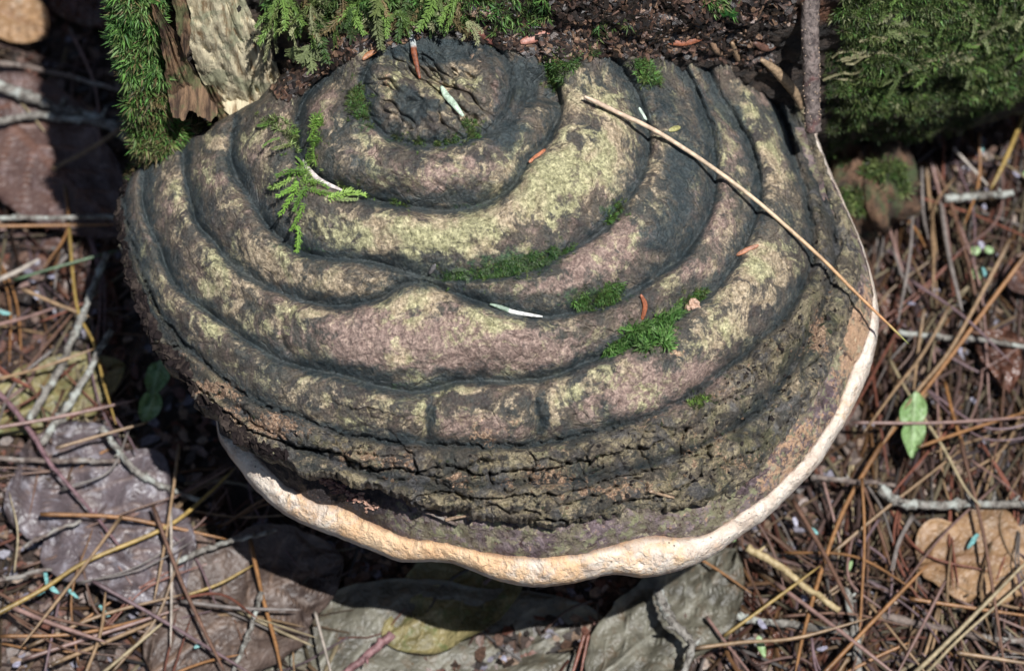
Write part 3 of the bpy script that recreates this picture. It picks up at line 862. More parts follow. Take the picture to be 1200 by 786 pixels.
def build_margin(root):
    """the younger lobe below: brown band and pale rolled rim"""
    NA = 1300
    th = np.linspace(R(5), R(128), NA)
    RI = rad(PE, th) - 26
    RM = rad(PM, th); RO = rad(PO, th)
    um = AP[0] + RM * np.cos(th); vm = AP[1] + RM * np.sin(th)
    RM = RM + 1.5 * fbm(um, vm, 18, 3, 301); RO = RO + 0.9 * fbm(um, vm, 30, 3, 311) + 0.6 * fbm(um, vm, 8, 2, 312)
    f_ = (1 - 0.18 * sstep(R(60), R(40), th)) * (1 - 0.80 * sstep(R(11), R(13), th) * sstep(R(25), R(21), th))
    RM = np.minimum(RM, RO - 3)
    RM = RO - (RO - RM) * f_
    # how far the young lobe lies under the old crust
    gap = 0.0150 + 0.017 * sstep(R(70), R(112), th) + 0.002 * fbm(um, vm, 60, 2, 321)
    gap = gap - 0.002 * sstep(R(40), R(10), th)
    RMi = np.maximum(RM, RI + 6)
    nb = 40
    s = np.linspace(0, 1, nb)[:, None]
    RR = RI + s * (RMi - RI)
    u = AP[0] + RR * np.cos(th); v = AP[1] + RR * np.sin(th)
    W, tt, r = base_W(u.ravel(), v.ravel())
    W = W.reshape(u.shape)
    hb = -gap + 0.0026 * np.sin(np.pi * np.clip(s, 0, 1)) ** 0.8 - 0.0022 * s ** 6
    hb = hb + 0.0012 * fbm(u, v, 22, 3, 331) + 0.0011 * fbm(u, v, 7, 4, 341)
    V = scr(u.ravel(), v.ravel(), (W + hb).ravel())
    rust = 0.55 * np.exp(-((u - 930) / 70) ** 2 - ((v - 540) / 70) ** 2) + np.exp(-((u - 1005) / 30) ** 2 - ((v - 400) / 60) ** 2) + 1.2 * np.exp(-((u - 395) / 34) ** 2 - ((v - 575) / 14) ** 2) + 0.05
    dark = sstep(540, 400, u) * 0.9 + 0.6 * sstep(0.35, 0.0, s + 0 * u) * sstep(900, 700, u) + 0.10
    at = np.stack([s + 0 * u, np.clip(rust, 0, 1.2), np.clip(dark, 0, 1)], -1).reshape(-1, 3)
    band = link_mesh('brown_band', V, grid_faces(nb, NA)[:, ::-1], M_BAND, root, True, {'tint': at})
    # pale rim: rolls from the band over the edge and under
    nr = 34
    s = np.linspace(0, 1, nr)
    wdt = RO - RM
    rows = []; ats = []
    We, _, _ = base_W(AP[0] + RM * np.cos(th), AP[1] + RM * np.sin(th))
    hM = We - gap - 0.0022
    Wo, _, _ = base_W(AP[0] + RO * np.cos(th), AP[1] + RO * np.sin(th))
    lump = 1 + 0.25 * fbm(um, vm, 45, 3, 351)
    for k in range(nr):
        t = s[k]
        if t < 0.72:            # seen part: bulges out from the band, then turns under
            q = t / 0.72
            RR = RM - 2.0 + (wdt + 2.0) * np.sin(q * np.pi / 2) ** 0.92
            u = AP[0] + RR * np.cos(th); v = AP[1] + RR * np.sin(th)
            Wk = hM * (1 - q) + (Wo - gap - 0.0115) * q
            Wk = Wk + (0.0030 * np.sin(q * np.pi) ** 0.7 + 0.0035 * np.sin(q * np.pi / 2 * 1.2)) * lump
            Wk = Wk - 0.006 * q ** 4
            Wk = Wk + 0.0013 * fbm(u, v, 11, 4, 361) * np.sin(q * np.pi) ** 0.5
            rows.append(scr(u, v, Wk))
        else:
            q = (t - 0.72) / 0.28
            RR = RO - (0.5 + 60 * q ** 1.6)
            u = AP[0] + RR * np.cos(th); v = AP[1] + RR * np.sin(th)
            pass
            b = rows[_lastvis]
            p = b.copy()
            inward = np.stack([-np.cos(th), np.sin(th), 0 * th], -1)
            p = b + inward * (0.018 * q ** 1.7) + np.array([0, 0, -0.007]) * np.sin(q * np.pi / 2)
            rows.append(p)
        if t < 0.72: _lastvis = k
        ats.append(np.stack([np.full(NA, t), np.clip(0.34 + np.exp(-((um - 470) / 110) ** 2) * 0.9 * (t < .5) + 0.35 * np.exp(-((um - 690) / 140) ** 2) + 0.4 * fbm(um, vm, 30, 2, 371), 0, 1), np.clip(0.02 + 0.50 * (sstep(0.25, 0.6, t)) + 0.3 * fbm(um, vm, 24, 3, 375) + 0.7 * np.exp(-((um - 260) / 22) ** 2), 0, 1) * np.ones(NA)], -1))
    V = np.array(rows).reshape(-1, 3)
    link_mesh('pale_rim', V, grid_faces(nr, NA)[:, ::-1], M_RIM, root, True, {'tint': np.array(ats).reshape(-1, 3)})
    # pore surface
    ed = np.array(rows[-1])
    c = np.array([0.0, 0.09, Z_RIM + 0.004])
    ring = [ed + np.array([0, 0, -0.0006])]
    for f in (0.3, 0.65, 0.95):
        e = ed + (c - ed) * f; e[:, 2] = ed[:, 2] * (1 - f) + (Z_RIM - 0.004) * f
        ring.append(e)
    link_mesh('pore_surface', np.array(ring).reshape(-1, 3), grid_faces(4, NA)[:, ::-1], M_PORE, root, True)


FUNGUS = empty('bracket_fungus', (0.0, 0.08, 0.13), 'huge dark ridged bracket fungus with mottled lobes and pale rolled rim', 'bracket fungus')
CU, CV, CAPV = build_cap(FUNGUS)
build_margin(FUNGUS)
# a light copy of the cap for laying things on it
_sub = CAPV[::3, ::3]
MARGIN_BVH = []
for _o in COL.objects:
    if _o.name in ('brown_band', 'pale_rim'):
        MARGIN_BVH.append(BVHTree.FromPolygons([tuple(v.co + FUNGUS.location) for v in _o.data.vertices], [tuple(p.vertices) for p in _o.data.polygons]))
CAP_BVH = BVHTree.FromPolygons([tuple(p) for p in _sub.reshape(-1, 3)], [tuple(f) for f in grid_faces(_sub.shape[0], _sub.shape[1], True)])


def on_cap(u, v, lift=0.0):
    hit = CAP_BVH.ray_cast(Vector(CAM), Vector(ray_dir(u, v)))
    if hit[0] is None:
        return on_log(u, v, lift)
    n = hit[1]
    if n.dot(Vector(VD)) > 0: n = -n
    return np.array(hit[0]) + np.array(n) * lift, np.array(n)


def surf(u, v, lift=0.0):
    """whatever the camera sees first at u, v among fungus, log and ground"""
    a = CAP_BVH.ray_cast(Vector(CAM), Vector(ray_dir(u, v)))
    b = LOG_BVH.ray_cast(Vector(CAM), Vector(ray_dir(u, v)))
    c = [h for h in [a, b] + [t_.ray_cast(Vector(CAM), Vector(ray_dir(u, v))) for t_ in MARGIN_BVH] if h[0] is not None]
    if not c:
        return on_ground(u, v, lift), np.array([0, 0, 1.0])
    h = min(c, key=lambda k: k[3])
    n = h[1]
    if n.dot(Vector(VD)) > 0: n = -n
    return np.array(h[0]) + np.array(n) * lift, np.array(n)

#PART2
# ------------------------------------------------------------------ log details
def relief_slab(name, left, right, mat, parent, lift, thick, fib, seed, na=70, nb=36, rag=4.0):
    """a piece of split wood lying on the log: two edges given, fibres run along it"""
    L = smooth_line(left, 12); Rr = smooth_line(right, 12)
    a = np.linspace(0, 1, na)
    def at(line, t):
        i = t * (len(line) - 1)
        return np.stack([np.interp(i, np.arange(len(line)), line[:, 0]), np.interp(i, np.arange(len(line)), line[:, 1])], -1)
    A, B = at(L, a), at(Rr, a)
    b = np.linspace(0, 1, nb)
    uv = A[:, None] * (1 - b)[None, :, None] + B[:, None] * b[None, :, None]
    jag = rag * fbm(b * 9, b * 0, 1.0, 3, seed)
    uv[..., 1] += jag[None] * (a[:, None] ** 6) * 2.2
    ej = fbm(a * 8, a * 0, 1, 4, seed + 5) * rag
    uv[:, 0, 0] += ej; uv[:, 1, 0] += ej * .6
    ej = fbm(a * 8, a * 0, 1, 4, seed + 9) * rag
    uv[:, -1, 0] += ej; uv[:, -2, 0] += ej * .6
    cs = []
    for (i, j) in ((0, 0), (0, -1), (-1, 0), (-1, -1), (na // 2, 0), (na // 2, -1)):
        p, _ = on_log(*uv[i, j])
        if p is None: p, _ = on_log(uv[i, j][0] + 14, uv[i, j][1])
        cs.append(((p - T0) @ (-VD)) if p is not None else -0.03)
    wl = np.interp(a, [0, .5, 1], [cs[0], cs[4], cs[2]]); wr = np.interp(a, [0, .5, 1], [cs[1], cs[5], cs[3]])
    W = wl[:, None] * (1 - b) + wr[:, None] * b + lift
    bb = b[None] + 0.03 * fbm(a * 3, a * 0, 1, 2, seed + 1)[:, None]
    W = W + fib * fbm(bb * 14 + 0 * a[:, None], a[:, None] * 1.3 + 0 * bb, 1.0, 4, seed + 2, 0.6)
    W = W - fib * 1.2 * np.exp(-(np.abs(fbm(bb * 9 + 0 * a[:, None], a[:, None] * 1.1 + 0 * bb, 1.0, 3, seed + 3)) / 0.07) ** 1.5)
    W = W + fib * 0.25 * fbm(uv[..., 0], uv[..., 1], 14, 4, seed + 4)
    f1, e, val = cells(uv[..., 0] * 1.7 - uv[..., 1] * .5, uv[..., 1] * 0.35, 16, seed + 20)
    W = W + (val - .5) * fib * 0.7 - fib * 0.6 * np.exp(-(e / .05) ** 1.3)
    top = scr(uv[..., 0], uv[..., 1], W)
    back = scr(uv[..., 0], uv[..., 1], W.mean() - thick + 0 * W)
    edge_i = [(i, 0) for i in range(na)] + [(na - 1, j) for j in range(1, nb)] + [(i, nb - 1) for i in range(na - 2, -1, -1)] + [(0, j) for j in range(nb - 2, 0, -1)]
    V = np.vstack([top.reshape(-1, 3), back.reshape(-1, 3)])
    n = na * nb
    F = grid_faces(na, nb)
    ei = np.array([i * nb + j for i, j in edge_i]); e2 = np.roll(ei, -1)
    S = np.stack([ei, e2, e2 + n, ei + n], -1)
    return link_mesh(name, V, [np.vstack([F, F[:, ::-1] + n, S])], mat, parent, True)


relief_slab('bare_wood', [(206, -12), (214, 30), (224, 62), (236, 92), (256, 118), (282, 146)], [(282, -12), (300, 30), (318, 62), (330, 92), (330, 112), (318, 128)], M_WOODP, LOG, 0.004, 0.02, 0.0022, 501)
relief_slab('wood_splinter', [(176, 4), (186, 40), (193, 75), (198, 104), (204, 134)], [(184, 6), (206, 40), (222, 72), (242, 108), (258, 138)], M_WOODB, LOG, 0.013, 0.012, 0.0022, 541, 60, 26, 5.0)
relief_slab('wood_splinter', [(196, -14), (204, 10), (208, 40), (214, 60)], [(208, -14), (220, 6), (224, 34), (222, 66)], M_WOODB, LOG, 0.016, 0.010, 0.0018, 581, 40, 14, 3.0)
relief_slab('wood_splinter', [(238, 100), (246, 120), (256, 140), (262, 156)], [(250, 100), (262, 122), (276, 140), (288, 158)], M_WOODB, LOG, 0.010, 0.010, 0.0018, 621, 40, 14, 3.0)


def frame_from(n, d):
    n = n / (np.linalg.norm(n) + 1e-9)
    x = d - n * (d @ n); x = x / (np.linalg.norm(x) + 1e-9)
    return np.stack([x, np.cross(n, x), n], 1)       # columns


def leaf_quads(base, dr, nrm, L, wd):
    """a small pointed leaf: 4 vertices per leaf"""
    side = np.cross(dr, nrm); side /= np.linalg.norm(side, axis=-1, keepdims=True) + 1e-9
    tip = base + dr * L[..., None]
    mid = base + dr * (L * 0.45)[..., None] + nrm * (L * 0.10)[..., None]
    V = np.stack([base, mid + side * wd[..., None], tip, mid - side * wd[..., None]], -2)
    return V.reshape(-1, 3)


def template_tuft(nl=14, seed=0, spread=1.0):
    r_ = np.random.default_rng(seed)
    az = r_.random(nl) * 2 * np.pi; el = R(90) - r_.random(nl) ** 0.7 * R(75) * spread
    d = np.stack([np.cos(az) * np.cos(el), np.sin(az) * np.cos(el), np.sin(el)], -1)
    b = np.stack([0.12 * np.cos(az), 0.12 * np.sin(az), 0.3 * r_.random(nl)], -1)
    n = np.cross(d, np.array([0.3, 0.2, 1.0])); n /= np.linalg.norm(n, axis=1)[:, None]
    n = np.cross(n, d)
    V = leaf_quads(b, d, n, 0.65 + 0.6 * r_.random(nl), 0.055 + 0.03 * r_.random(nl))
    F = np.arange(nl * 4).reshape(-1, 4)
    return V, F


def template_frond(seed=0, nb=9, bl=0.36):
    """feathery moss shoot of unit length along +x, drooping at the tip"""
    r_ = np.random.default_rng(seed)
    B = []; D = []; N = []; Ls = []; Ws = []
    def shoot(p0, d, L, n):
        k = max(5, int(L * 34))
        t = np.linspace(0.05, 1, k)
        for q in t:
            p = p0 + d * L * q - np.array([0, 0, 0.10 * (L * q) ** 2])
            for sgn in (-1, 1):
                sd = np.cross(n, d)
                dd = d * 0.75 + sd * sgn * (0.75 - 0.3 * q) + n * (0.10 + 0.35 * r_.random()) 
                dd = dd / np.linalg.norm(dd)
                B.append(p); D.append(dd); N.append(n + 0.3 * (r_.random(3) - .5)); Ls.append((0.085 - 0.03 * q) * (0.8 + .5 * r_.random())); Ws.append(0.014 + 0.006 * r_.random())
    n = np.array([0, 0, 1.0])
    shoot(np.zeros(3), np.array([1.0, 0.05, 0.05]), 1.0, n)
    for i in range(nb):
        f = 0.12 + 0.8 * i / nb
        for sgn in (-1, 1):
            if r_.random() < 0.25: continue
            a = R(34 + 34 * r_.random()) * sgn
            shoot(np.array([f, 0.05 * f, 0.04 * f - 0.1 * f * f]), np.array([math.cos(a), math.sin(a), -0.15 + 0.3 * r_.random()]), bl * (1 - 0.75 * abs(f - 0.35)) * (0.6 + 0.6 * r_.random()), n)
    V = leaf_quads(np.array(B), np.array(D), np.array(N), np.array(Ls), np.array(Ws))
    return V, np.arange(len(B) * 4).reshape(-1, 4)


TUFTS = [template_tuft(14, k) for k in range(5)]
FLAT = [template_tuft(9, k + 20, 1.15) for k in range(5)]
FRONDS = [template_frond(k, 7 + k % 3, 0.36) for k in range(4)]


def template_shoot(seed=0):
    """one straggling moss shoot: bent stem, separate leaves standing off it"""
    r_ = np.random.default_rng(seed)
    bend = (r_.random() - .5) * 0.5
    B = []; D = []; N = []; Ls = []; Ws = []
    for q in np.linspace(0.0, 1, 17):
        p = np.array([q, bend * q * (1 - q) * 1.6, 0.06 * math.sin(q * 3)])
        for sgn in (-1, 1, 0):
            a = R(38 + 30 * r_.random()) * sgn
            d = np.array([math.cos(a), math.sin(a), (0.9 if sgn == 0 else 0.25) * r_.random()]); d /= np.linalg.norm(d)
            B.append(p + 0.012 * (r_.random(3) - .5)); D.append(d); N.append(np.array([0, 0, 1.0]) + .6 * (r_.random(3) - .5))
            Ls.append((0.21 - 0.10 * abs(q - .35)) * (0.6 + .6 * r_.random())); Ws.append(0.020 + 0.012 * r_.random())
    V = leaf_quads(np.array(B), np.array(D), np.array(N), np.array(Ls), np.array(Ws))
    return V, np.arange(len(B) * 4).reshape(-1, 4)


SIMPLE = [template_shoot(k + 9) for k in range(5)]


def scatter(acc, tmpl, pts, nrms, size, cols, dirs=None, seed=0, tilt=0.25):
    r_ = np.random.default_rng(seed)
    for i, (p, n) in enumerate(zip(pts, nrms)):
        V, F = tmpl[r_.integers(len(tmpl))]
        d = (r_.random(3) - 0.5) if dirs is None else dirs[i]
        m = frame_from(n + tilt * (r_.random(3) - 0.5) * 2, np.asarray(d, float))
        s = size[i] if hasattr(size, '__len__') else size * (0.6 + 0.8 * r_.random())
        c = np.asarray(cols[i] if np.ndim(cols) == 2 else cols, float) * (0.65 + 0.7 * r_.random())
        acc.add(p + (V * s) @ m.T, [F], c)


def in_poly(poly, m, seed):
    """random picture positions within a polygon"""
    r_ = np.random.default_rng(seed)
    P = np.array(poly, float); lo, hi = P.min(0), P.max(0)
    out = []
    while len(out) < m:
        q = lo + (hi - lo) * r_.random((m * 2, 2))
        ins = np.zeros(len(q), bool)
        x1, y1 = P[-1]
        for x2, y2 in P:
            c = ((y2 > q[:, 1]) != (y1 > q[:, 1])) & (q[:, 0] < (x1 - x2) * (q[:, 1] - y2) / (y1 - y2 + 1e-12) + x2)
            ins ^= c; x1, y1 = x2, y2
        out.extend(q[ins])
    return np.array(out[:m])


def pick(cols, m, seed):
    r_ = np.random.default_rng(seed)
    return np.array(cols)[r_.integers(len(cols), size=m)]


def place(fn, uv, lift=0.0):
    P = []; N = []; keep = []
    for i, (u, v) in enumerate(uv):
        p, n = fn(u, v, lift)
        if p is not None:
            P.append(p); N.append(n); keep.append(i)
    return P, N, np.array(keep, int)


G_BRIGHT = [(0.085, 0.20, 0.045), (0.13, 0.27, 0.06), (0.20, 0.33, 0.11), (0.055, 0.13, 0.035)]
G_DULL = [(0.045, 0.085, 0.022), (0.085, 0.14, 0.035), (0.15, 0.19, 0.06), (0.05, 0.06, 0.025)]
G_PALE = [(0.20, 0.24, 0.10), (0.28, 0.29, 0.15), (0.12, 0.17, 0.05), (0.16, 0.26, 0.06)]
G_BROWN = [(0.20, 0.15, 0.07), (0.13, 0.10, 0.045), (0.26, 0.22, 0.12)]

# cushion moss on the broken end, left of the pale wood
uv = in_poly([(136, -12), (200, -12), (182, 6), (192, 70), (200, 130), (210, 150), (240, 148), (228, 166), (196, 172), (168, 172), (158, 150), (148, 100), (140, 50)], 2600, 31)
P, N, k = place(on_log, uv, 0.0)
N = [n + np.array([-0.5, -0.2, 0.3]) for n in N]
cols = pick(G_BRIGHT + G_BRIGHT + G_DULL + G_BROWN[:1], len(P), 5)
low = uv[k][:, 1] > 95
cols[low] = pick(G_BROWN + G_DULL + G_BRIGHT[:2], len(P), 6)[low]
a = Acc(); scatter(a, TUFTS, P, N, 0.0048, cols, seed=3, tilt=0.6)
a.build('end_moss', M_MOSS, LOG)['kind'] = 'stuff'
# feathery moss hanging over the top edge
a = Acc()
uv = in_poly([(330, -15), (560, -15), (540, 4), (470, 14), (430, 26), (380, 26), (345, 25), (330, 20)], 70, 32)
P, N, k = place(on_log, uv, 0.002)
dirs = np.array([[random.uniform(-.8, .8), -0.6, -0.5] for _ in P])
scatter(a, FRONDS[:1] + SIMPLE[:4], P, N, 0.013, pick(G_PALE + G_DULL + G_BROWN[:2], len(P), 8), dirs, 4)
for (u, v, s, dx, cc) in [(322, 26, .018, -1, 1), (336, 42, .019, -.3, 1), (352, 46, .019, .3, 0), (366, 52, .018, 0, 0), (400, 30, .018, -.4, 1), (418, 44, .019, -.1, 0), (424, 20, .022, -.9, 1), (380, 10, .02, .5, 1), (340, 18, .022, -.7, 3), (445, 30, .017, .7, 1), (470, 8, .017, .2, 3), (540, 25, .014, .4, 1), (585, 62, .014, .6, 1), (560, 55, .013, .8, 0), (340, 4, .020, .2, 3)]:
    p, n = on_log(u, v - 8, 0.006)
    if p is not None:
        scatter(a, FRONDS if cc == 0 else SIMPLE, [p, p, p], [n + np.array([0, -.3, .3])] * 3, [s * .68, s * .5, s * .5], np.array([G_PALE[cc]] * 3) * 0.85, [np.array([dx, -.7, -.6]), np.array([dx + .6, -.7, -.5]), np.array([dx - .6, -.7, -.5])], int(u))
uv = in_poly([(300, -15), (900, -15), (880, 12), (760, 20), (690, 45), (640, 35), (590, 38), (520, 30), (480, 20), (330, 40)], 1500, 33)
P, N, k = place(on_log, uv, 0.0)
keep = [i for i in range(len(P)) if fbm(uv[k][i][0], uv[k][i][1], 60, 3, 431) > (-0.04 if uv[k][i][0] < 720 else 0.06)]
scatter(a, FLAT, [P[i] for i in keep], [N[i] for i in keep], 0.0030, pick(G_DULL + G_BRIGHT, len(keep), 9), seed=5)
a.build('feather_moss', M_MOSS, LOG)['kind'] = 'stuff'
# thin moss over the right side of the log
a = Acc()
uv = in_poly([(975, -15), (1215, -15), (1215, 105), (1150, 135), (1110, 172), (1060, 190), (1000, 205), (968, 190), (968, 60)], 7500, 34)
P, N, k = place(on_log, uv, 0.0)
q = uv[k]
dn = fbm(q[:, 0] * 0.5, q[:, 1], 24, 4, 441) + 0.5 * sstep(980, 1080, q[:, 0]) * sstep(150, 60, q[:, 1]) - 0.30
keep = np.where(dn > 0.0)[0]
cols = pick(G_DULL * 4 + G_PALE + G_BRIGHT[:2], len(P), 10) * 0.8
scatter(a, FLAT, [P[i] for i in keep], [N[i] for i in keep], 0.0026, cols[keep], seed=6)
uv = in_poly([(975, -15), (1215, -15), (1215, 60), (1120, 90), (1020, 90)], 90, 35)
P, N, k = place(on_log, uv, 0.001)
scatter(a, SIMPLE, P, N, 0.008, pick(G_PALE, len(P), 11) * 0.7, np.array([[random.uniform(-1, 1), random.uniform(-.5, .1), random.uniform(-.5, .1)] for _ in P]), 7)
for i in range(26):
    u = random.uniform(965, 1130); v = random.uniform(55, 100) - (u - 965) * 0.15
    pts = []
    for t in range(7):
        p, n = on_log(u + t * random.uniform(5, 9), v + 3 * math.sin(t * 0.9 + i) - t * 1.8, 0.0015)
        if p is not None: pts.append(p)
    if len(pts) > 3:
        V, F = tube(pts, 0.0006, 4, 0.3, i); a.add(V, F, (0.24, 0.22, 0.12))
uv = in_poly([(968, 60), (1215, 40), (1215, 105), (1150, 135), (1110, 172), (1060, 190), (1000, 205), (968, 190)], 3800, 39)
P, N, k = place(on_log, uv, 0.0)
scatter(a, FLAT, P, N, 0.0018, pick(G_DULL * 3 + G_PALE[:1] + G_BRIGHT[3:], len(P), 12) * 0.55, seed=16)
uv = in_poly([(560, -180), (1500, -180), (1500, -60), (1215, 100), (1215, -15), (975, -15), (560, -15)], 2600, 44)
P, N, k = place(on_log, uv, 0.0)
keep = [i for i in range(len(P)) if fbm(uv[k][i][0], uv[k][i][1], 60, 3, 443) > -.1]
scatter(a, FLAT, [P[i] for i in keep], [N[i] for i in keep], 0.0045, pick(G_DULL * 3 + G_BRIGHT, len(keep), 12), seed=17)
a.build('thin_moss', M_MOSS, LOG)['kind'] = 'stuff'

# green spiky sprout at the top
s0, n0 = on_log(851, 20, 0.0)
a = Acc()
for i in range(16):
    d = np.array([random.uniform(-.6, .6), random.uniform(-.6, 0.2), 1.0]); d /= np.linalg.norm(d)
    b = s0 + d * 0.002 * random.random()
    V = leaf_quads(b[None], d[None], np.array([[0, -1.0, .2]]), np.array([random.uniform(.006, .011)]), np.array([.0006]))
    a.add(V, [np.arange(4).reshape(1, 4)], (0.12, 0.38, 0.10))
tag(a.build('moss_sprout', M_MOSS, loc=tuple(s0)), 'bright green spiky moss sprout on the dark bark left of the upright twig', 'moss sprout')

# ------------------------------------------------------------------ rotten chunk under the log
def lump(center, rx, ry, rz, seed, rough, n=48):
    th = np.linspace(0, np.pi, n); ph = np.linspace(0, 2 * np.pi, n * 2, endpoint=False)
    T, Pp = np.meshgrid(th, ph, indexing='ij')
    d = np.stack([np.sin(T) * np.cos(Pp), np.sin(T) * np.sin(Pp), np.cos(T)], -1)
    r = 1 + rough * (fbm(d[..., 0] * 2 + d[..., 2], d[..., 1] * 2 - d[..., 2], 0.8, 5, seed))
    return (np.array(center) + d * r[..., None] * np.array([rx, ry, rz])).reshape(-1, 3), grid_faces(n, n * 2, True)


c = at_z(1012, 214, 0.03)
V, F = lump(c, 0.022, 0.026, 0.026, 701, 0.5)
root = empty('rotten_wood_chunk', (c[0], c[1], 0), 'crumbling brown rotten wood chunk with thin moss, under the log right of the fungus', 'rotten wood')
link_mesh('wood', V, F, mat_plain('rotten_orange_wood', (0.025, 0.017, 0.012), (0.15, 0.085, 0.05), 90, 0.85, (0.05, 0.075, 0.03), 0.003), root)
a = Acc()
bv = BVHTree.FromPolygons([tuple(p) for p in V], [tuple(f) for f in F])
for (u, v) in in_poly([(965, 190), (1060, 190), (1065, 230), (1000, 250), (975, 240)], 420, 36):
    h = bv.ray_cast(Vector(CAM), Vector(ray_dir(u, v)))
    if h[0] is not None and fbm(u, v, 20, 3, 451) > 0:
        scatter(a, FLAT, [np.array(h[0])], [-VD], 0.0035, np.array([G_DULL[int(u) % 4]]), seed=int(u * v) % 999)
a.build('moss', M_MOSS, root)['kind'] = 'stuff'

# ------------------------------------------------------------------ upright twig
pts = []
for (u, v) in [(958, -110), (953, -40), (950, 0), (949, 40), (951, 80), (951, 105), (952, 130), (953, 154)]:
    p, n = on_log(u, max(v, 2), 0.0)
    W = ((p - T0) @ (-VD)) if p is not None else -0.035
    pts.append([u, v, max(W, -0.05) + 0.0045])
ws = np.array(pts); ws[:, 2] = np.linspace(max(ws[0:4, 2]), min(ws[-3:, 2]) - 0.010, len(ws))
line = smooth_line(ws, 8)
V, F = tube(scr(line[:, 0], line[:, 1], line[:, 2]), np.linspace(0.0037, 0.0031, len(line)), 18, 0.10, 5)
root = empty('upright_twig', tuple(scr(955, 172, ws[-1, 2])), 'upright grey brown speckled twig against the log, right of the fungus', 'twig')
link_mesh('stem', V, F, mat_plain('young_twig_bark', (0.050, 0.038, 0.036), (0.22, 0.175, 0.155), 420, 0.6, (0.13, 0.06, 0.055), 0.0012, c3s=60), root)
a = Acc()
for i in range(90):
    k = random.randrange(2, len(line) - 2); q = scr(*line[k])
    ang = random.uniform(0, 6.28)
    d = np.array([math.cos(ang), -abs(math.sin(ang)), 0.3])
    V, F = lump(q + d / np.linalg.norm(d) * 0.0034, .0003, .0003, .00045, i, .4, 5)
    a.add(V, [F], (0.34, 0.25, 0.18))
a.build('lenticels', M_CRUMB, root)['kind'] = 'stuff'

# ------------------------------------------------------------------ crumbs of bark along the join
def chip(a, p, n, L, wd, th, col, seed):
    r_ = np.random.default_rng(seed)
    m = frame_from(np.asarray(n) + 0.7 * (r_.random(3) - .5), r_.random(3) - .5)
    o = np.array([[-1, -.6, 0], [-.2, -1, 0], [.9, -.7, 0], [1, .3, 0], [.1, 1, 0], [-.8, .7, 0]]) * (0.7 + 0.5 * r_.random((6, 1)))
    o[:, 2] = 0.3 * (r_.random(6) - .5)
    top = o * [L, wd, th] + [0, 0, th * .5]; bot = o * [L, wd, th] - [0, 0, th * .5]
    V = np.vstack([top, bot]); k = np.arange(6); k2 = (k + 1) % 6
    a.add(p + V @ m.T, [np.array([[0, 1, 2, 3], [0, 3, 4, 5]]), np.stack([k2, k, k + 6, k2 + 6], -1)], col)


a = Acc()
uv2 = in_poly([(520, -12), (940, -12), (930, 30), (760, 20), (640, 25), (520, 15)], 1300, 57)
uv = in_poly([(318, 112), (345, 60), (420, 30), (520, 8), (640, 20), (760, 12), (900, 40), (912, 90), (880, 78), (800, 66), (700, 66), (640, 74), (600, 56), (520, 42), (430, 58), (380, 84), (338, 118)], 4200, 37)
P, N, k = place(surf, np.vstack([uv, uv2]), 0.0008)
BC = [(0.035, 0.022, 0.016), (0.09, 0.045, 0.028), (0.020, 0.014, 0.012), (0.15, 0.075, 0.045), (0.06, 0.035, 0.03), (0.24, 0.15, 0.09)]
BC2 = [(0.022, 0.016, 0.013), (0.014, 0.011, 0.010), (0.05, 0.03, 0.022), (0.035, 0.022, 0.018), (0.10, 0.055, 0.038), (0.18, 0.11, 0.07)]
for i, (p, n) in enumerate(zip(P, N)):
    s = random.uniform(.0003, .0013)
    chip(a, p, n, s * random.uniform(1, 2.2), s, s * .5, BC2[min(5, int(random.random() ** 1.5 * 6))], i)
a.build('bark_crumbs', M_CRUMB, LOG)['kind'] = 'stuff'


def flake(name, pts, wpx, tone, label, cat, lift=0.0012, fn=surf, flat=0.35, tipcol=None, group=None, tilt=0.0):
    """a small bud scale, bark flake or short needle laid on the fungus or the log"""
    ln = smooth_line(pts, 5)
    P = []
    for j, (u, v) in enumerate(ln):
        p, n = fn(u, v, lift)
        P.append(p)
    P = np.array(P)
    W = (P - T0) @ (-VD)
    t = np.linspace(0, 1, len(W))
    co = np.polyfit(t, W, 1); Wl = np.polyval(co, t); Wl += max(0, (W - Wl).max() * 0.8) + tilt * t
    P = scr(ln[:, 0], ln[:, 1], Wl)
    prof = np.sin(np.pi * np.clip(t * 0.92 + 0.04, 0, 1)) ** 0.5
    V, F = tube(P, wpx * K * 0.5 * prof + 1e-5, 8, 0.08, len(pts), 1.0)
    # flatten toward the surface
    c = np.repeat(P, 8, 0); n = -VD
    d = V[:-2] - c
    V[:-2] = c + d - np.outer(d @ n, n) * (1 - flat)
    col = np.tile(np.asarray(tone, float), (len(V), 1))
    if tipcol is not None:
        tt = np.concatenate([np.repeat(t, 8), [0, 1]])
        col = np.where((tt > 0.52)[:, None], np.array(tipcol), col)
    o = link_mesh(name, V, F, M_CRUMB, None, True, {'tone': col}, tuple(P[0]))
    return tag(o, label, cat, group)


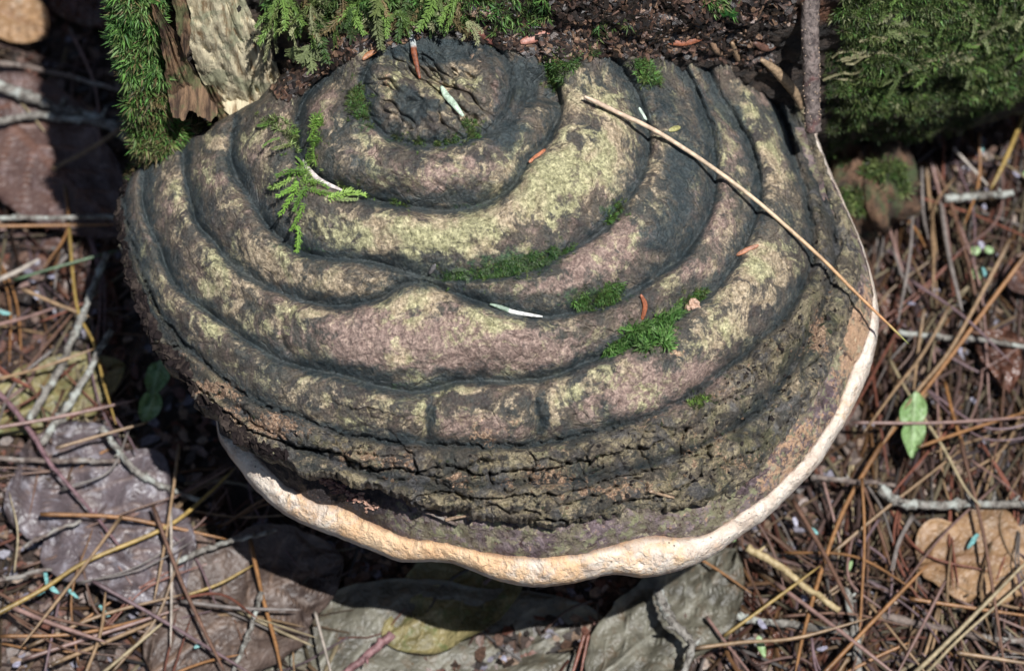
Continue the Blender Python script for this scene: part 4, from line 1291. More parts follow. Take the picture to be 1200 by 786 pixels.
RB = (0.20, 0.065, 0.035)
flake('bud_scale', [(476, 28), (483, 46), (486, 66), (492, 92)], 7.5, (0.42, 0.44, 0.42), 'red brown bud scale with a grey white end lying on top of the central knob', 'bud scale', tipcol=(0.17, 0.05, 0.02))
flake('bark_flake', [(610, 50), (628, 44), (646, 35)], 12, (0.34, 0.15, 0.11), 'reddish brown flake in the moss just behind the right of the central knob', 'bark flake')
flake('bark_flake', [(783, 50), (803, 49), (826, 43)], 11, (0.26, 0.09, 0.045), 'glossy orange brown flake on the log behind the right lobes', 'bark flake')
flake('bark_flake', [(555, 30), (566, 40), (580, 52)], 11, (0.16, 0.06, 0.045), 'dark red brown flake right above the central knob', 'bark flake')
flake('bark_flake', [(455, 30), (478, 33), (502, 36)], 8, (0.19, 0.09, 0.07), 'flat brown flake lying across the bud scale top', 'bark flake')
flake('bark_flake', [(425, 70), (432, 64), (443, 58)], 7, (0.30, 0.13, 0.06), 'short orange flake beside the upper left of the central knob', 'bark flake')
flake('bark_flake', [(620, 190), (629, 184), (639, 175)], 6.5, (0.42, 0.16, 0.08), 'small orange red flake at the crease right of the second lobe', 'bark flake')
flake('bark_flake', [(863, 299), (875, 293), (889, 287)], 6.5, (0.36, 0.16, 0.09), 'thin reddish flake on the right lobe near the long needle', 'bark flake')
flake('bark_flake', [(751, 345), (756, 358), (752, 376)], 6, (0.28, 0.09, 0.04), 'curved red brown flake just above the bright moss tuft', 'bark flake', lift=0.002, tilt=-0.003)
flake('bark_flake', [(833, 48), (839, 58), (847, 64)], 9, (0.30, 0.19, 0.12), 'pale brown oval flake on the log above the right lobes', 'bark flake')
flake('bark_flake', [(858, 50), (861, 60), (866, 72)], 8, (0.34, 0.23, 0.14), 'tan pointed flake left of the upright twig', 'bark flake')
flake('bark_flake', [(884, 50), (896, 56), (909, 55)], 10, (0.10, 0.05, 0.035), 'dark brown flake beside the foot of the upright twig', 'bark flake')
flake('hemlock_needle', [(517, 101), (523, 112), (531, 121), (543, 136)], 8.5, (0.44, 0.55, 0.42), 'pale mint green flat needle lying on the central knob', 'hemlock needle', tilt=0.001)
flake('hemlock_needle', [(355, 187), (362, 199), (376, 212), (401, 223)], 6.5, (0.62, 0.55, 0.52), 'curved silvery white needle caught in the moss on the left lobe', 'hemlock needle', lift=0.002)
flake('hemlock_needle', [(574, 356), (590, 361), (604, 366), (636, 371)], 5.5, (0.20, 0.27, 0.20), 'grey green needle with a white tip in the crease behind the big lobe', 'hemlock needle', tipcol=(0.60, 0.60, 0.57))
flake('hemlock_needle', [(749, 126), (753, 134), (758, 141)], 4.5, (0.5, 0.6, 0.5), 'tiny pale needle under the long straw needle', 'hemlock needle')
flake('bud_scale', [(784, 153), (791, 151), (797, 149)], 7, (0.36, 0.34, 0.14), 'tiny yellow green scale beside the long straw needle', 'bud scale')
flake('bark_flake', [(503, 321), (507, 315), (510, 310)], 6, (0.16, 0.15, 0.15), 'tiny grey flake at the left end of the moss streak', 'bark flake')
flake('bark_flake', [(892, 70), (908, 82), (922, 97), (933, 112), (939, 128)], 13, (0.30, 0.21, 0.13), 'pale tan curled bark strip along the upper right edge of the fungus', 'bark strip', lift=0.001, flat=0.6)
p, n = on_cap(808, 356, 0.0015)
V, F = lump(p, .0026, .0023, .0024, 77, 0.7, 26)
tag(link_mesh('crumb', V, F, mat_plain('pinkish_crumb', (0.42, 0.25, 0.17), (0.62, 0.43, 0.32), 900, 0.8), loc=tuple(p)), 'pinkish tan crumb sitting in the crease right of the bright moss tuft', 'crumb')

# ------------------------------------------------------------------ long needle across the right of the fungus
def long_needle():
    ctrl = smooth_line([(685, 113), (720, 130), (762, 150), (800, 173), (840, 200), (880, 230), (920, 264), (962, 302), (1003, 343), (1035, 374), (1065, 403)], 6)
    W = []
    for u, v in ctrl:
        h = CAP_BVH.ray_cast(Vector(CAM), Vector(ray_dir(u, v)))
        W.append(((np.array(h[0]) - T0) @ (-VD)) if h[0] is not None else np.nan)
    W = np.array(W); t = np.linspace(0, 1, len(W)); ok = ~np.isnan(W)
    co = np.polyfit(t[ok], W[ok], 2); Wl = np.polyval(co, t)
    Wl += np.nanmax((W - Wl)[ok]) + 0.0010 + 0.004 * t ** 2
    P = scr(ctrl[:, 0], ctrl[:, 1], Wl)
    rad_ = np.interp(t, [0, .03, .15, .7, .95, 1], [.00045, .0009, .00088, .00075, .0005, .0001])
    V, F = tube(P, rad_, 8, 0.05, 3)
    tt = np.concatenate([np.repeat(t, 8), [0, 1]])
    c = np.stack([np.interp(tt, [0, .55, .75, .9, 1], x) for x in ([.62, .55, .46, .38, .25], [.46, .42, .27, .18, .30], [.34, .28, .13, .07, .07])], -1)
    return tag(link_mesh('pine_needle', V, F, M_NEED[0], None, True, {'tone': c}, tuple(P[0])), 'long straw coloured needle lying across the right side of the fungus', 'pine needle')


long_needle()
# small twig lodged in the gap at the front
def small_tube(name, pts, r0, r1, mat, lift, label, cat, fn=surf, arch=0.0, rough=0.2):
    ln = smooth_line(pts, 6); t = np.linspace(0, 1, len(ln))
    P = np.array([fn(u, v, lift)[0] for u, v in ln])
    W = (P - T0) @ (-VD); co = np.polyfit(t, W, 2); Wl = np.polyval(co, t); Wl += max(0, (W - Wl).max()) * .7 + arch * np.sin(np.pi * t)
    P = scr(ln[:, 0], ln[:, 1], Wl)
    V, F = tube(P, np.linspace(r0, r1, len(P)), 8, rough, 4)
    if mat is M_CRUMB or mat is M_NEED[0]:
        at = {'tone': np.tile([0.30, 0.21, 0.14], (len(V), 1))}
    else:
        at = None
    return tag(link_mesh(name, V, F, mat, None, True, at, tuple(P[0])), label, cat)


small_tube('twig', [(492, 596), (502, 600), (516, 606), (536, 615)], .0010, .0006, M_TWIG, 0.002, 'short thin twig lodged in the dark gap at the front of the fungus', 'twig')
small_tube('twig', [(522, 609), (536, 606), (552, 604)], .0007, .0004, M_CRUMB, 0.003, 'tiny pale twiglet crossing the short twig at the front of the fungus', 'twig')
small_tube('twig', [(762, 575), (775, 579), (790, 583)], .0007, .0005, M_CRUMB, 0.002, 'tiny brown twiglet in the front crust with a yellow crumb beside it', 'twig')

# ------------------------------------------------------------------ moss tufts growing on the fungus
def moss_patch(poly, m, size, cols, label, tmpl=None, fronds=(), fn=on_cap, thresh=-9, lift=0.0):
    a = Acc()
    uv = in_poly(poly, m, int(poly[0][0]))
    uv = np.array([q for q in uv if fbm(q[0], q[1], 12, 3, 461) > thresh])
    P, N, k = place(fn, uv, lift)
    if len(P): scatter(a, tmpl or FLAT, P, N, size * 0.8, pick(cols, len(P), 3) * 0.9, seed=int(poly[0][1]))
    r_ = np.random.default_rng(m)
    hal = uv[r_.integers(len(uv), size=max(8, m // 4))] + r_.normal(0, 7, (max(8, m // 4), 2))
    P, N, k = place(fn, hal, lift)
    if len(P): scatter(a, FLAT, P, N, min(size * 0.6, 0.0016), pick(G_DULL, len(P), 4) * 1.1, seed=m)
    for (u, v, du, dv, s) in fronds:
        p, n = fn(u, v, 0.0015)
        q = scr(u + du, v + dv, 0) - scr(u, v, 0)
        scatter(a, SIMPLE, [p], [n], [np.linalg.norm(q) * 1.15], np.array([cols[int(u) % len(cols)]]) * 0.85, [q], int(u), 0.1)
    c, _ = fn(*np.mean(poly, 0))
    return tag(a.build('moss_tuft', M_MOSS, loc=tuple(c)), label, 'moss')


YG = [(0.20, 0.36, 0.06), (0.28, 0.42, 0.10), (0.14, 0.27, 0.05), (0.33, 0.42, 0.16)]
moss_patch([(704, 412), (722, 398), (742, 382), (768, 372), (790, 364), (798, 368), (790, 380), (784, 398), (780, 410), (768, 402), (754, 412), (740, 404), (722, 414)], 420, 0.0042, G_BRIGHT, 'bright green moss tuft filling the crease of the right front lobe', TUFTS + SIMPLE[:2],
           [(760, 385, 30, -16, .01), (750, 392, 30, 14, .01), (740, 396, -28, 12, .01), (765, 380, 16, 26, .01), (745, 385, -20, -6, .01), (770, 375, 24, -12, .01), (735, 395, 22, 12, .01), (755, 378, 34, 2, .01)])
moss_patch([(340, 205), (352, 195), (366, 208), (372, 226), (352, 232), (340, 222)], 34, 0.0024, YG, 'yellow green straggling moss sprig spread over the left lobe', TUFTS,
           [(358, 205, -28, 22, .01), (352, 215, -22, 14, .01), (345, 210, -30, 2, .01), (352, 218, -10, 34, .01), (362, 222, -8, 30, .01), (360, 240, -10, 28, .01), (352, 262, -8, 28, .01), (364, 225, 28, 8, .01), (385, 236, 36, -4, .01), (400, 232, 24, -2, .01), (405, 234, 8, -30, .01), (395, 236, 22, 6, .01), (356, 200, 0, -18, .01), (362, 196, 8, -14, .01), (360, 215, 20, 14, .01)])
moss_patch([(303, 142), (318, 136), (338, 140), (352, 160), (350, 182), (340, 180), (335, 160), (318, 150)], 90, 0.0026, YG[2:] + G_DULL, 'thin moss film on the lobe left of the long dark crease', None, [(318, 148, -16, -6, .01), (330, 165, -14, 14, .01), (340, 172, -18, 16, .01)])
moss_patch([(368, 140), (374, 134), (382, 140), (378, 160), (372, 192), (362, 190), (366, 170)], 60, 0.0026, YG[:3], 'pale green moss specks on the dark lobe left of the central knob', None, [(375, 150, -12, 12, .01), (372, 172, 4, 18, .01), (374, 142, 6, -10, .01)])
moss_patch([(742, 72), (756, 70), (772, 92), (774, 102), (760, 98), (748, 88)], 160, 0.0026, G_BRIGHT + G_DULL, 'small green moss tuft in the dark hollow behind the right lobes', None)
moss_patch([(500, 322), (520, 318), (560, 316), (600, 302), (640, 292), (668, 284), (672, 292), (636, 312), (595, 326), (550, 328), (512, 328)], 900, 0.0019, [(0.05, 0.12, 0.04), (0.10, 0.20, 0.05), (0.16, 0.22, 0.12)], 'low dark green moss streak in the crease behind the big lobe', None, [(512, 322, 16, 2, .01), (530, 316, 14, -2, .01), (545, 328, 2, 14, .01)], thresh=-0.15)
moss_patch([(700, 342), (712, 332), (728, 332), (734, 346), (722, 358), (700, 362), (680, 360), (664, 350), (684, 344)], 380, 0.0022, G_BRIGHT + G_DULL[:2], 'green moss cushion in the crease above the bright tuft', None, thresh=-0.1)
moss_patch([(705, 252), (722, 236), (734, 232), (730, 246), (712, 262)], 130, 0.0022, G_BRIGHT[:2] + G_DULL, 'small moss tuft in the crease below the straw coloured lobe', None, thresh=-.2)
moss_patch([(408, 110), (422, 100), (430, 130), (436, 150), (424, 150), (412, 134)], 220, 0.0022, G_DULL + G_BRIGHT[:1], 'dark green moss in the crease left of the central knob', None, thresh=-.1)
moss_patch([(540, 140), (568, 146), (560, 162), (520, 170), (470, 168), (460, 158), (500, 164), (530, 160)], 260, 0.0019, G_DULL + G_BRIGHT[:1], 'dark moss film under the front of the central knob', None, thresh=0)
moss_patch([(398, 214), (430, 226), (480, 238), (500, 240), (498, 246), (440, 238), (400, 226)], 150, 0.0018, G_DULL + YG[:1], 'thin moss line along the front crease of the second lobe', None, thresh=0)
moss_patch([(790, 358), (806, 346), (826, 336), (828, 344), (808, 362)], 80, 0.0022, G_BRIGHT[:2] + G_DULL, 'moss specks beside the pinkish crumb', None)
moss_patch([(806, 472), (826, 464), (836, 462), (828, 472), (812, 478)], 70, 0.0020, YG[:2] + G_DULL, 'tiny moss patch on the crust of the right front', None)
moss_patch([(636, 70), (662, 56), (680, 48), (700, 62), (680, 74), (660, 100), (648, 110)], 260, 0.0026, G_BRIGHT + G_DULL, 'loose green moss behind the dark pit beside the central knob', None, thresh=-.1, fn=surf)
moss_patch([(146, 196), (160, 178), (190, 160), (232, 148), (240, 156), (206, 168), (178, 182), (156, 204)], 260, 0.0036, G_BROWN + G_DULL, 'brownish withered moss fringe along the upper left edge of the fungus', TUFTS, fn=surf)

# tiny bits on the front crust
a = Acc()
for (u, v) in in_poly([(205, 420), (300, 500), (440, 560), (600, 600), (800, 585), (900, 530), (960, 440), (990, 340), (960, 260), (950, 340), (880, 420), (800, 480), (640, 530), (500, 530), (380, 515), (240, 440)], 450, 38):
    if fbm(u, v, 18, 3, 471) < -0.05: continue
    p, n = on_cap(u, v, 0.0002)
    if p is None: continue
    s = random.uniform(.0003, .0008)
    chip(a, p, n, s * 1.4, s, s * .5, [(0.020, 0.016, 0.015), (0.045, 0.036, 0.025), (0.10, 0.08, 0.05), (0.03, 0.035, 0.02), (0.13, 0.09, 0.06)][min(4, int(random.random() ** 2.2 * 5))], int(u * 7 + v))
for i in range(420):        # torn black crust along the left lower edge
    th = R(random.uniform(112, 172)); r = float(rad(PE, th)) + random.uniform(-7, 2)
    p, n = on_cap(AP[0] + r * math.cos(th), AP[1] + r * math.sin(th), 0.0)
    if p is None or abs(((p - T0) @ (-VD)) - base_W(np.array(AP[0] + r * math.cos(th)), np.array(AP[1] + r * math.sin(th)))[0]) > 0.03: continue
    s = random.uniform(.0007, .0022)
    chip(a, p, n, s * 1.4, s, s * .6, [(0.014, 0.010, 0.010), (0.022, 0.016, 0.015), (0.04, 0.03, 0.025)][i % 3], i)
a.build('crust_crumbs', mat_tone('crust_crumbs', 0.9, 0.15, 0, 0.4, 700), FUNGUS)['kind'] = 'stuff'
a = Acc()
for i in range(95):        # cluster of pinkish granules on the young lobe
    q = (i % 3 > 0)
    u, v = (random.gauss(393, 12), random.gauss(0, 3.2)) if q else (random.gauss(428, 14), random.gauss(0, 4))
    v += 570 + (u - 393) * 0.50
    p, n = surf(u, v, 0.0003)
    V, F = lump(p, random.uniform(.0005, .0013), random.uniform(.0004, .0009), .0004, i, .9, 6)
    a.add(V, [F], [(0.36, 0.21, 0.15), (0.27, 0.14, 0.10), (0.12, 0.05, 0.045)][i % 3])
a.build('granules', M_CRUMB, FUNGUS)['kind'] = 'stuff'

CW = {'tan': 'tan', 'brown': 'brown', 'pink': 'pinkish', 'grey': 'grey', 'orange': 'orange brown', 'mauve': 'mauve', 'red': 'reddish', 'straw': 'straw coloured', 'pale': 'pale', 'ochre': 'ochre', 'green': 'green'}


def where(u, v):
    if u > 850:
        if v < 300: return 'just below the mossy log at right'
        if u > 1075 and v > 600: return 'around the tan oak leaf'
        if v < 450: return 'right of the fungus rim' if u < 1110 else 'right of and above the green leaf'
        if v < 600: return 'around the fresh green leaf' if u > 1040 else 'close to the pale rim at right'
        return 'below the thick lichened twig' if u > 960 else 'beside the raised grey leaf'
    if u < 320:
        if v < 260: return 'over the purplish leaf at upper left'
        if v < 420: return 'among the grey twigs at left'
        if v < 560: return 'over the olive leaf at left'
        return 'over the mauve grey leaf' if v < 690 else 'in the pile at the lower left'
    return 'in the shadow under the fungus front' if v < 715 else 'on the grey leaves at the bottom'


def lie(pts):
    du, dv = pts[-1][0] - pts[0][0], pts[-1][1] - pts[0][1]
    L = math.hypot(du, dv); a_ = math.degrees(math.atan2(dv, du)) % 180
    o = 'level' if a_ < 18 or a_ > 162 else ('upright' if 70 < a_ < 110 else ('down to the right' if a_ < 70 else 'down to the left'))
    z = 'short' if L < 90 else ('long' if L > 150 else 'middling')
    return o, z


def auto_label(pts, cname):
    o, z = lie(pts); m_ = pts[len(pts) // 2]
    w_ = where(*m_)
    return '%s %s needle pointing %s %s' % (z, CW[cname], o, w_) if o not in ('level', 'upright') else '%s %s needle lying %s %s' % (z, CW[cname], o, w_)


# ------------------------------------------------------------------ fallen leaves
def make_leaf(name, mid, hw, lift, mat, label, cat='dead leaf', tip=0.35, lobes=0, curl=0.006, seed=0, group=None, side=None, ripple=0.003, rot=0.0, nl=56, nw=30, thick=0.0004):
    ln = smooth_line(mid, 10)
    P = on_ground(ln[:, 0], ln[:, 1])
    t = np.linspace(0, 1, nl); ti = t * (len(P) - 1)
    C = np.stack([np.interp(ti, np.arange(len(P)), P[:, k]) for k in range(3)], -1)
    d = np.gradient(C, axis=0); d[:, 2] = 0; d /= np.linalg.norm(d, axis=1)[:, None]
    sd = np.stack([-d[:, 1], d[:, 0], 0 * d[:, 0]], -1)
    prof = np.sin(np.pi * np.clip(t, 0.0, 1) ** (1 - tip * 0.5)) ** 0.62
    prof = np.maximum(prof, 0.02)
    r_ = np.random.default_rng(seed)
    s = np.linspace(-1, 1, nw)
    T, S = np.meshgrid(t, s, indexing='ij')
    def edge(sgn):
        e = 1 + 0.10 * fbm(t * 7, t * 0 + sgn, 1, 4, seed + 3)
        if lobes:
            e = e * (0.68 + 0.32 * np.abs(np.sin(np.pi * (t * lobes + 0.15 * sgn))) ** 0.6)
        return e
    wl = hw * K * 1.12 * prof * np.where(S.T < 0, edge(-1), edge(1)); wl = wl.T
    pos = C[:, None] + sd[:, None] * (S * wl)[..., None]
    z = ground_h(pos[..., 0], pos[..., 1]) * 0.4 + C[:, None, 2].mean() * 0.6 + lift
    z = z + curl * np.abs(S) ** 2.2 * (0.5 + 0.8 * fbm(T * 2.4, S, 1, 2, seed + 11)) + ripple * fbm(T * 5, S * 2.2, 1, 3, seed + 7)
    z = z + rot * S
    nv = 8
    ph = (T * nv - np.abs(S) * 1.6) % 1.0
    ve = np.exp(-((ph - 0.5) / 0.055) ** 2) * (1 - np.abs(S) ** 2) * 0.8
    ve = np.maximum(ve, np.exp(-(S * wl / 0.0011) ** 2) * (1 - 0.6 * T))
    z = z + 0.0005 * ve
    pos[..., 2] = z
    top = pos.reshape(-1, 3); bot = top - [0, 0, thick]
    n = nl * nw; F = grid_faces(nl, nw)
    ei = np.array([i * nw for i in range(nl)] + [(nl - 1) * nw + j for j in range(1, nw)] + [i * nw + nw - 1 for i in range(nl - 2, -1, -1)] + [j for j in range(nw - 2, 0, -1)])
    e2 = np.roll(ei, -1)
    V = np.vstack([top, bot])
    at = np.stack([T, S * .5 + .5, ve], -1).reshape(-1, 3); at = np.vstack([at, at])
    o = link_mesh(name, V, np.vstack([F, F[:, ::-1] + n, np.stack([ei, e2, e2 + n, ei + n], -1)]), mat, None, True, {'tint': at}, tuple(C[0]))
    return tag(o, label, cat, group)


ML_RED = mat_leaf('leaf_red_brown', (0.045, 0.023, 0.020), (0.10, 0.058, 0.047), (0.16, 0.115, 0.11), (0.17, 0.065, 0.03))
ML_TAN = mat_leaf('leaf_tan', (0.15, 0.085, 0.042), (0.30, 0.18, 0.09), (0.22, 0.15, 0.09), (0.16, 0.08, 0.04))
ML_MAUVE = mat_leaf('leaf_mauve_grey', (0.045, 0.034, 0.035), (0.12, 0.095, 0.10), (0.25, 0.235, 0.26), (0.24, 0.17, 0.14), 0.4)
ML_BROWN = mat_leaf('leaf_grey_brown', (0.040, 0.026, 0.021), (0.10, 0.070, 0.056), (0.16, 0.125, 0.105), (0.20, 0.13, 0.09))
ML_GREY = mat_leaf('leaf_grey_green', (0.050, 0.045, 0.032), (0.15, 0.14, 0.105), (0.10, 0.070, 0.042), (0.26, 0.25, 0.20))
ML_OLIVE = mat_leaf('leaf_olive', (0.10, 0.085, 0.035), (0.24, 0.20, 0.09), (0.10, 0.13, 0.045), (0.28, 0.22, 0.10))
ML_DARK = mat_leaf('leaf_dark_brown', (0.05, 0.025, 0.018), (0.13, 0.055, 0.035), (0.18, 0.09, 0.06), (0.05, 0.02, 0.015), 0.3)
ML_GREEN = mat_leaf('leaf_green', (0.14, 0.24, 0.08), (0.24, 0.36, 0.15), (0.32, 0.42, 0.24), (0.33, 0.43, 0.24), 0.45)

make_leaf('fallen_leaf', [(-60, 108), (20, 168), (90, 235), (160, 285)], 78, 0.010, ML_RED, 'large purplish brown dead leaf left of the moss covered log end', seed=1)
make_leaf('fallen_leaf', [(-40, 8), (20, 35), (62, 62)], 36, 0.012, ML_TAN, 'tan dead leaf in the far upper left corner of the litter', seed=2)
make_leaf('fallen_leaf', [(60, -30), (100, 10), (135, 40)], 40, 0.004, ML_DARK, 'dark brown dead leaf behind the log end', seed=3)
make_leaf('fallen_leaf', [(44, 528), (100, 590), (160, 655), (215, 722)], 98, 0.011, ML_MAUVE, 'big mauve grey dead leaf below the left front of the fungus', seed=4, curl=0.004, ripple=0.007, lobes=3)
make_leaf('fallen_leaf', [(180, 800), (270, 735), (340, 690), (404, 668)], 82, 0.010, ML_BROWN, 'grey brown dead leaf half in the shadow of the fungus', seed=5, curl=0.005, ripple=0.004)
make_leaf('fallen_leaf', [(300, 830), (420, 790), (560, 770), (720, 745)], 100, 0.004, ML_GREY, 'pale grey green dead leaf below the front of the fungus', seed=6, curl=0.004, ripple=0.006)
make_leaf('fallen_leaf', [(690, 820), (760, 760), (820, 710), (860, 662)], 60, 0.013, ML_GREY, 'raised pale grey dead leaf with a torn edge below the right front', seed=7, curl=0.006, ripple=0.006)
make_leaf('fallen_leaf', [(600, 610), (560, 680), (500, 730), (450, 760)], 60, 0.006, ML_OLIVE, 'olive brown dead leaf in the deep shadow under the fungus', seed=8)
make_leaf('fallen_leaf', [(1072, 676), (1130, 664), (1190, 672), (1270, 690)], 66, 0.010, ML_TAN, 'tan oak leaf with dark veins at the lower right', seed=9, lobes=3, curl=0.004)
make_leaf('fallen_leaf', [(-20, 505), (50, 480), (100, 455), (150, 440)], 48, 0.006, ML_OLIVE, 'mottled olive dead leaf at the left under two grey twigs', seed=10)
make_leaf('fallen_leaf', [(1150, 400), (1168, 430), (1176, 478)], 26, 0.010, ML_DARK, 'glossy dark red brown leaf piece right of the fungus', seed=11)
make_leaf('fallen_leaf', [(1178, 325), (1200, 345), (1240, 360)], 24, 0.012, ML_RED, 'curled reddish leaf at the right edge of the litter', seed=12)
make_leaf('fallen_leaf', [(1120, 195), (1150, 225), (1190, 250)], 30, 0.002, ML_RED, 'rusty brown leaf in the litter below the mossy log', seed=13)
make_leaf('fallen_leaf', [(-30, 290), (40, 300), (120, 312)], 30, 0.0, ML_RED, 'brown leaf under needles at the left edge', seed=14)
make_leaf('fallen_leaf', [(880, 790), (930, 770), (975, 735)], 30, 0.002, ML_DARK, 'dark torn leaf beside the raised grey leaf', seed=15)
make_leaf('fallen_leaf', [(-40, 740), (40, 760), (120, 800)], 50, 0.002, ML_BROWN, 'brown leaf beneath the needle pile at the lower left', seed=16)
make_leaf('fallen_leaf', [(60, 320), (110, 350), (140, 400)], 26, 0.001, ML_DARK, 'dark leaf in the shade left of the fungus', seed=17)
make_leaf('green_leaf', [(1066, 486), (1064, 520), (1062, 564)], 17, 0.020, ML_GREEN, 'fresh green pointed leaf among the needles right of the fungus', 'green leaf', seed=21, lobes=2, curl=0.003, ripple=.001)
make_leaf('green_leaf', [(196, 452), (190, 470), (184, 492)], 14, 0.022, ML_GREEN, 'upper green leaf in the shade left of the fungus', 'green leaf', seed=22, curl=0.002, ripple=.001)
make_leaf('green_leaf', [(188, 484), (180, 500), (172, 516)], 13, 0.018, ML_GREEN, 'lower green leaf in the shade left of the fungus', 'green leaf', seed=23, curl=0.002, ripple=.001)
for i, (u, v, du, dv, hw, lb) in enumerate([(1133, 312, 12, -4, 6, 'small round green leaf high in the right litter'), (1144, 334, -8, 8, 7, 'small heart shaped green leaf in the right litter'), (1150, 306, 10, 6, 5, 'small bright green leaf beside the round one at right'), (986, 686, 10, -18, 4, 'small green blade between needles below right of the fungus'), (886, 758, 8, 26, 4.5, 'narrow green blade at the bottom right of centre'), (1194, 222, 12, -3, 5, 'tiny green leaf at the right edge below the log'), (196, 694, 10, -3, 4, 'tiny green leaf on the crossing needles at the lower left'), (850, 640, 10, 8, 5, 'small green leaf in shade under the right front rim')]):
    make_leaf('green_leaf', [(u, v), (u + du * .5, v + dv * .5), (u + du, v + dv)], hw, 0.012, ML_GREEN, lb, 'green leaf', seed=30 + i, nl=14, nw=8, curl=.001, ripple=.0005)
for i in range(70):
    side_ = random.random()
    if side_ < 0.62: u, v = random.uniform(985, 1215), random.uniform(180, 790)
    elif side_ < 0.85: u, v = random.uniform(-10, 190), random.uniform(0, 790)
    else: u, v = random.uniform(300, 980), random.uniform(690, 790)
    a_ = random.uniform(0, 6.28); L = random.uniform(10, 34)
    sm_, sw_ = random.choice([(ML_RED, 'reddish'), (ML_BROWN, 'grey brown'), (ML_DARK, 'dark'), (ML_DARK, 'dark'), (ML_TAN, 'tan')])
    lb = '%s torn %s leaf scrap %s' % ('tiny' if L < 18 else 'small', sw_, where(u, v))
    make_leaf('leaf_scrap', [(u, v), (u + L * .5 * math.cos(a_) + 3, v + L * .5 * math.sin(a_)), (u + L * math.cos(a_), v + L * math.sin(a_))], L * random.uniform(.25, .45), random.uniform(-.001, .006), sm_,
              lb, 'leaf scrap', seed=100 + i, nl=12, nw=8, curl=.003, ripple=.001, group=lb)

# ------------------------------------------------------------------ twigs on the ground
def ground_twig(pts, r0, r1, lift, mat, label, knots=5, seed=0):
    ln = smooth_line(pts, 10)
    lf = np.interp(np.linspace(0, 1, len(ln)), np.linspace(0, 1, len(lift)), lift)
    P = on_ground(ln[:, 0], ln[:, 1], lf)
    P = P + 0.0006 * np.stack([fbm(np.arange(len(P)) * .35 + seed, np.zeros(len(P)), 1, 2, 481 + k) for k in range(3)], -1)
    r_ = np.random.default_rng(seed)
    rr = np.linspace(r0, r1, len(P)) * (1 + 0.10 * (r_.random(len(P)) - .5))
    for q in r_.integers(2, len(P) - 2, knots): rr[q] *= 1.35
    V, F = tube(P, rr, 10, 0.12, seed)
    a = Acc(); a.add(V, F)
    for q in r_.integers(3, len(P) - 3, knots):
        d = r_.random(3) - .5; d[2] = abs(d[2]); d /= np.linalg.norm(d)
        V, F = tube([P[q], P[q] + d * r0 * 1.6, P[q] + d * r0 * 2.6], [r0 * .55, r0 * .4, r0 * .15], 6, .1, seed); a.add(V, F)
    return tag(a.build('twig', mat, None, True, tuple(P[0])), label, 'twig')


ground_twig([(-20, 94), (30, 112), (70, 128), (110, 138), (150, 164)], .0026, .0018, [.02, .016, .014], M_TWIGG, 'thick grey green twig lying above the purplish brown leaf at upper left', 6, 1)
ground_twig([(-20, 146), (40, 136), (90, 140), (140, 146)], .0018, .0014, [.018, .015], M_TWIGG, 'dark thinner twig just under the thick grey green one', 4, 2)
ground_twig([(-20, 72), (40, 80), (90, 92), (145, 108)], .0012, .0009, [.02, .022], M_TWIG, 'slender reddish brown twig above the thick grey green one', 2, 3)
ground_twig([(-20, 256), (60, 255), (138, 254)], .0011, .0009, [.022, .022], M_TWIGG, 'straight thin grey twig running level to the left edge of the fungus', 3, 4)
ground_twig([(126, 296), (112, 330), (98, 366), (84, 400), (70, 432), (52, 462), (34, 492)], .0014, .0017, [.024, .018, .014], M_TWIGG, 'longer grey lichened twig slanting down at the left', 6, 5)
ground_twig([(130, 388), (116, 410), (106, 432), (92, 456), (78, 478), (48, 520)], .0013, .0016, [.022, .016], M_TWIGG, 'second grey lichened twig slanting below the longer one', 5, 6)
ground_twig([(-20, 440), (26, 492), (60, 545), (100, 590), (140, 640)], .0014, .0006, [.014, .018, .014], mat_plain('purple_stalk', (0.10, 0.055, 0.06), (0.22, 0.13, 0.14), 300, 0.5), 'purple brown leaf stalk running onto the mauve grey leaf', 1, 7)
ground_twig([(118, 500), (136, 524), (152, 546), (172, 560), (196, 572), (236, 586)], .0014, .0011, [.02, .016, .014], M_TWIGG, 'crooked grey brown twig across the top of the mauve leaf', 5, 8)
ground_twig([(-20, 536), (50, 540), (100, 540), (140, 540)], .0011, .0010, [.016, .016], M_TWIG, 'brown twig lying level above the mauve leaf', 3, 9)
ground_twig([(-20, 683), (20, 676), (60, 666)], .0011, .0008, [.02, .02], M_TWIG, 'short dark twig at the left edge above the turquoise lichen', 2, 10)
ground_twig([(28, 640), (60, 624), (96, 610)], .0009, .0007, [.018, .019], M_TWIG, 'short dark twig lying on the mauve leaf', 2, 11)
ground_twig([(204, 660), (236, 646), (268, 634), (296, 628), (325, 620)], .0012, .0008, [.02, .022], M_TWIGG, 'knobbly grey twig beside the shadow edge at lower left', 4, 12)
ground_twig([(306, 694), (296, 730), (284, 760), (270, 792)], .0010, .0009, [.018, .016], M_TWIGG, 'pale slightly bent twig on the grey brown leaf', 3, 13)
ground_twig([(1030, 572), (1046, 584), (1066, 591), (1100, 591), (1150, 590), (1220, 592)], .0022, .0015, [.02, .016, .016], M_TWIGG, 'thick grey lichened twig lying level below the green leaf', 7, 14)
ground_twig([(1106, 234), (1140, 230), (1188, 227)], .0017, .0014, [.018, .018], M_TWIGG, 'pale short twig lying level under the mossy log', 3, 15)
ground_twig([(876, 642), (900, 655), (925, 672), (955, 695), (984, 716)], .0017, .0012, [.026, .02, .018], mat_plain('straw_stem', (0.26, 0.19, 0.09), (0.46, 0.36, 0.20), 300, 0.5), 'thick straw coloured stem lying right of the raised grey leaf', 1, 16)
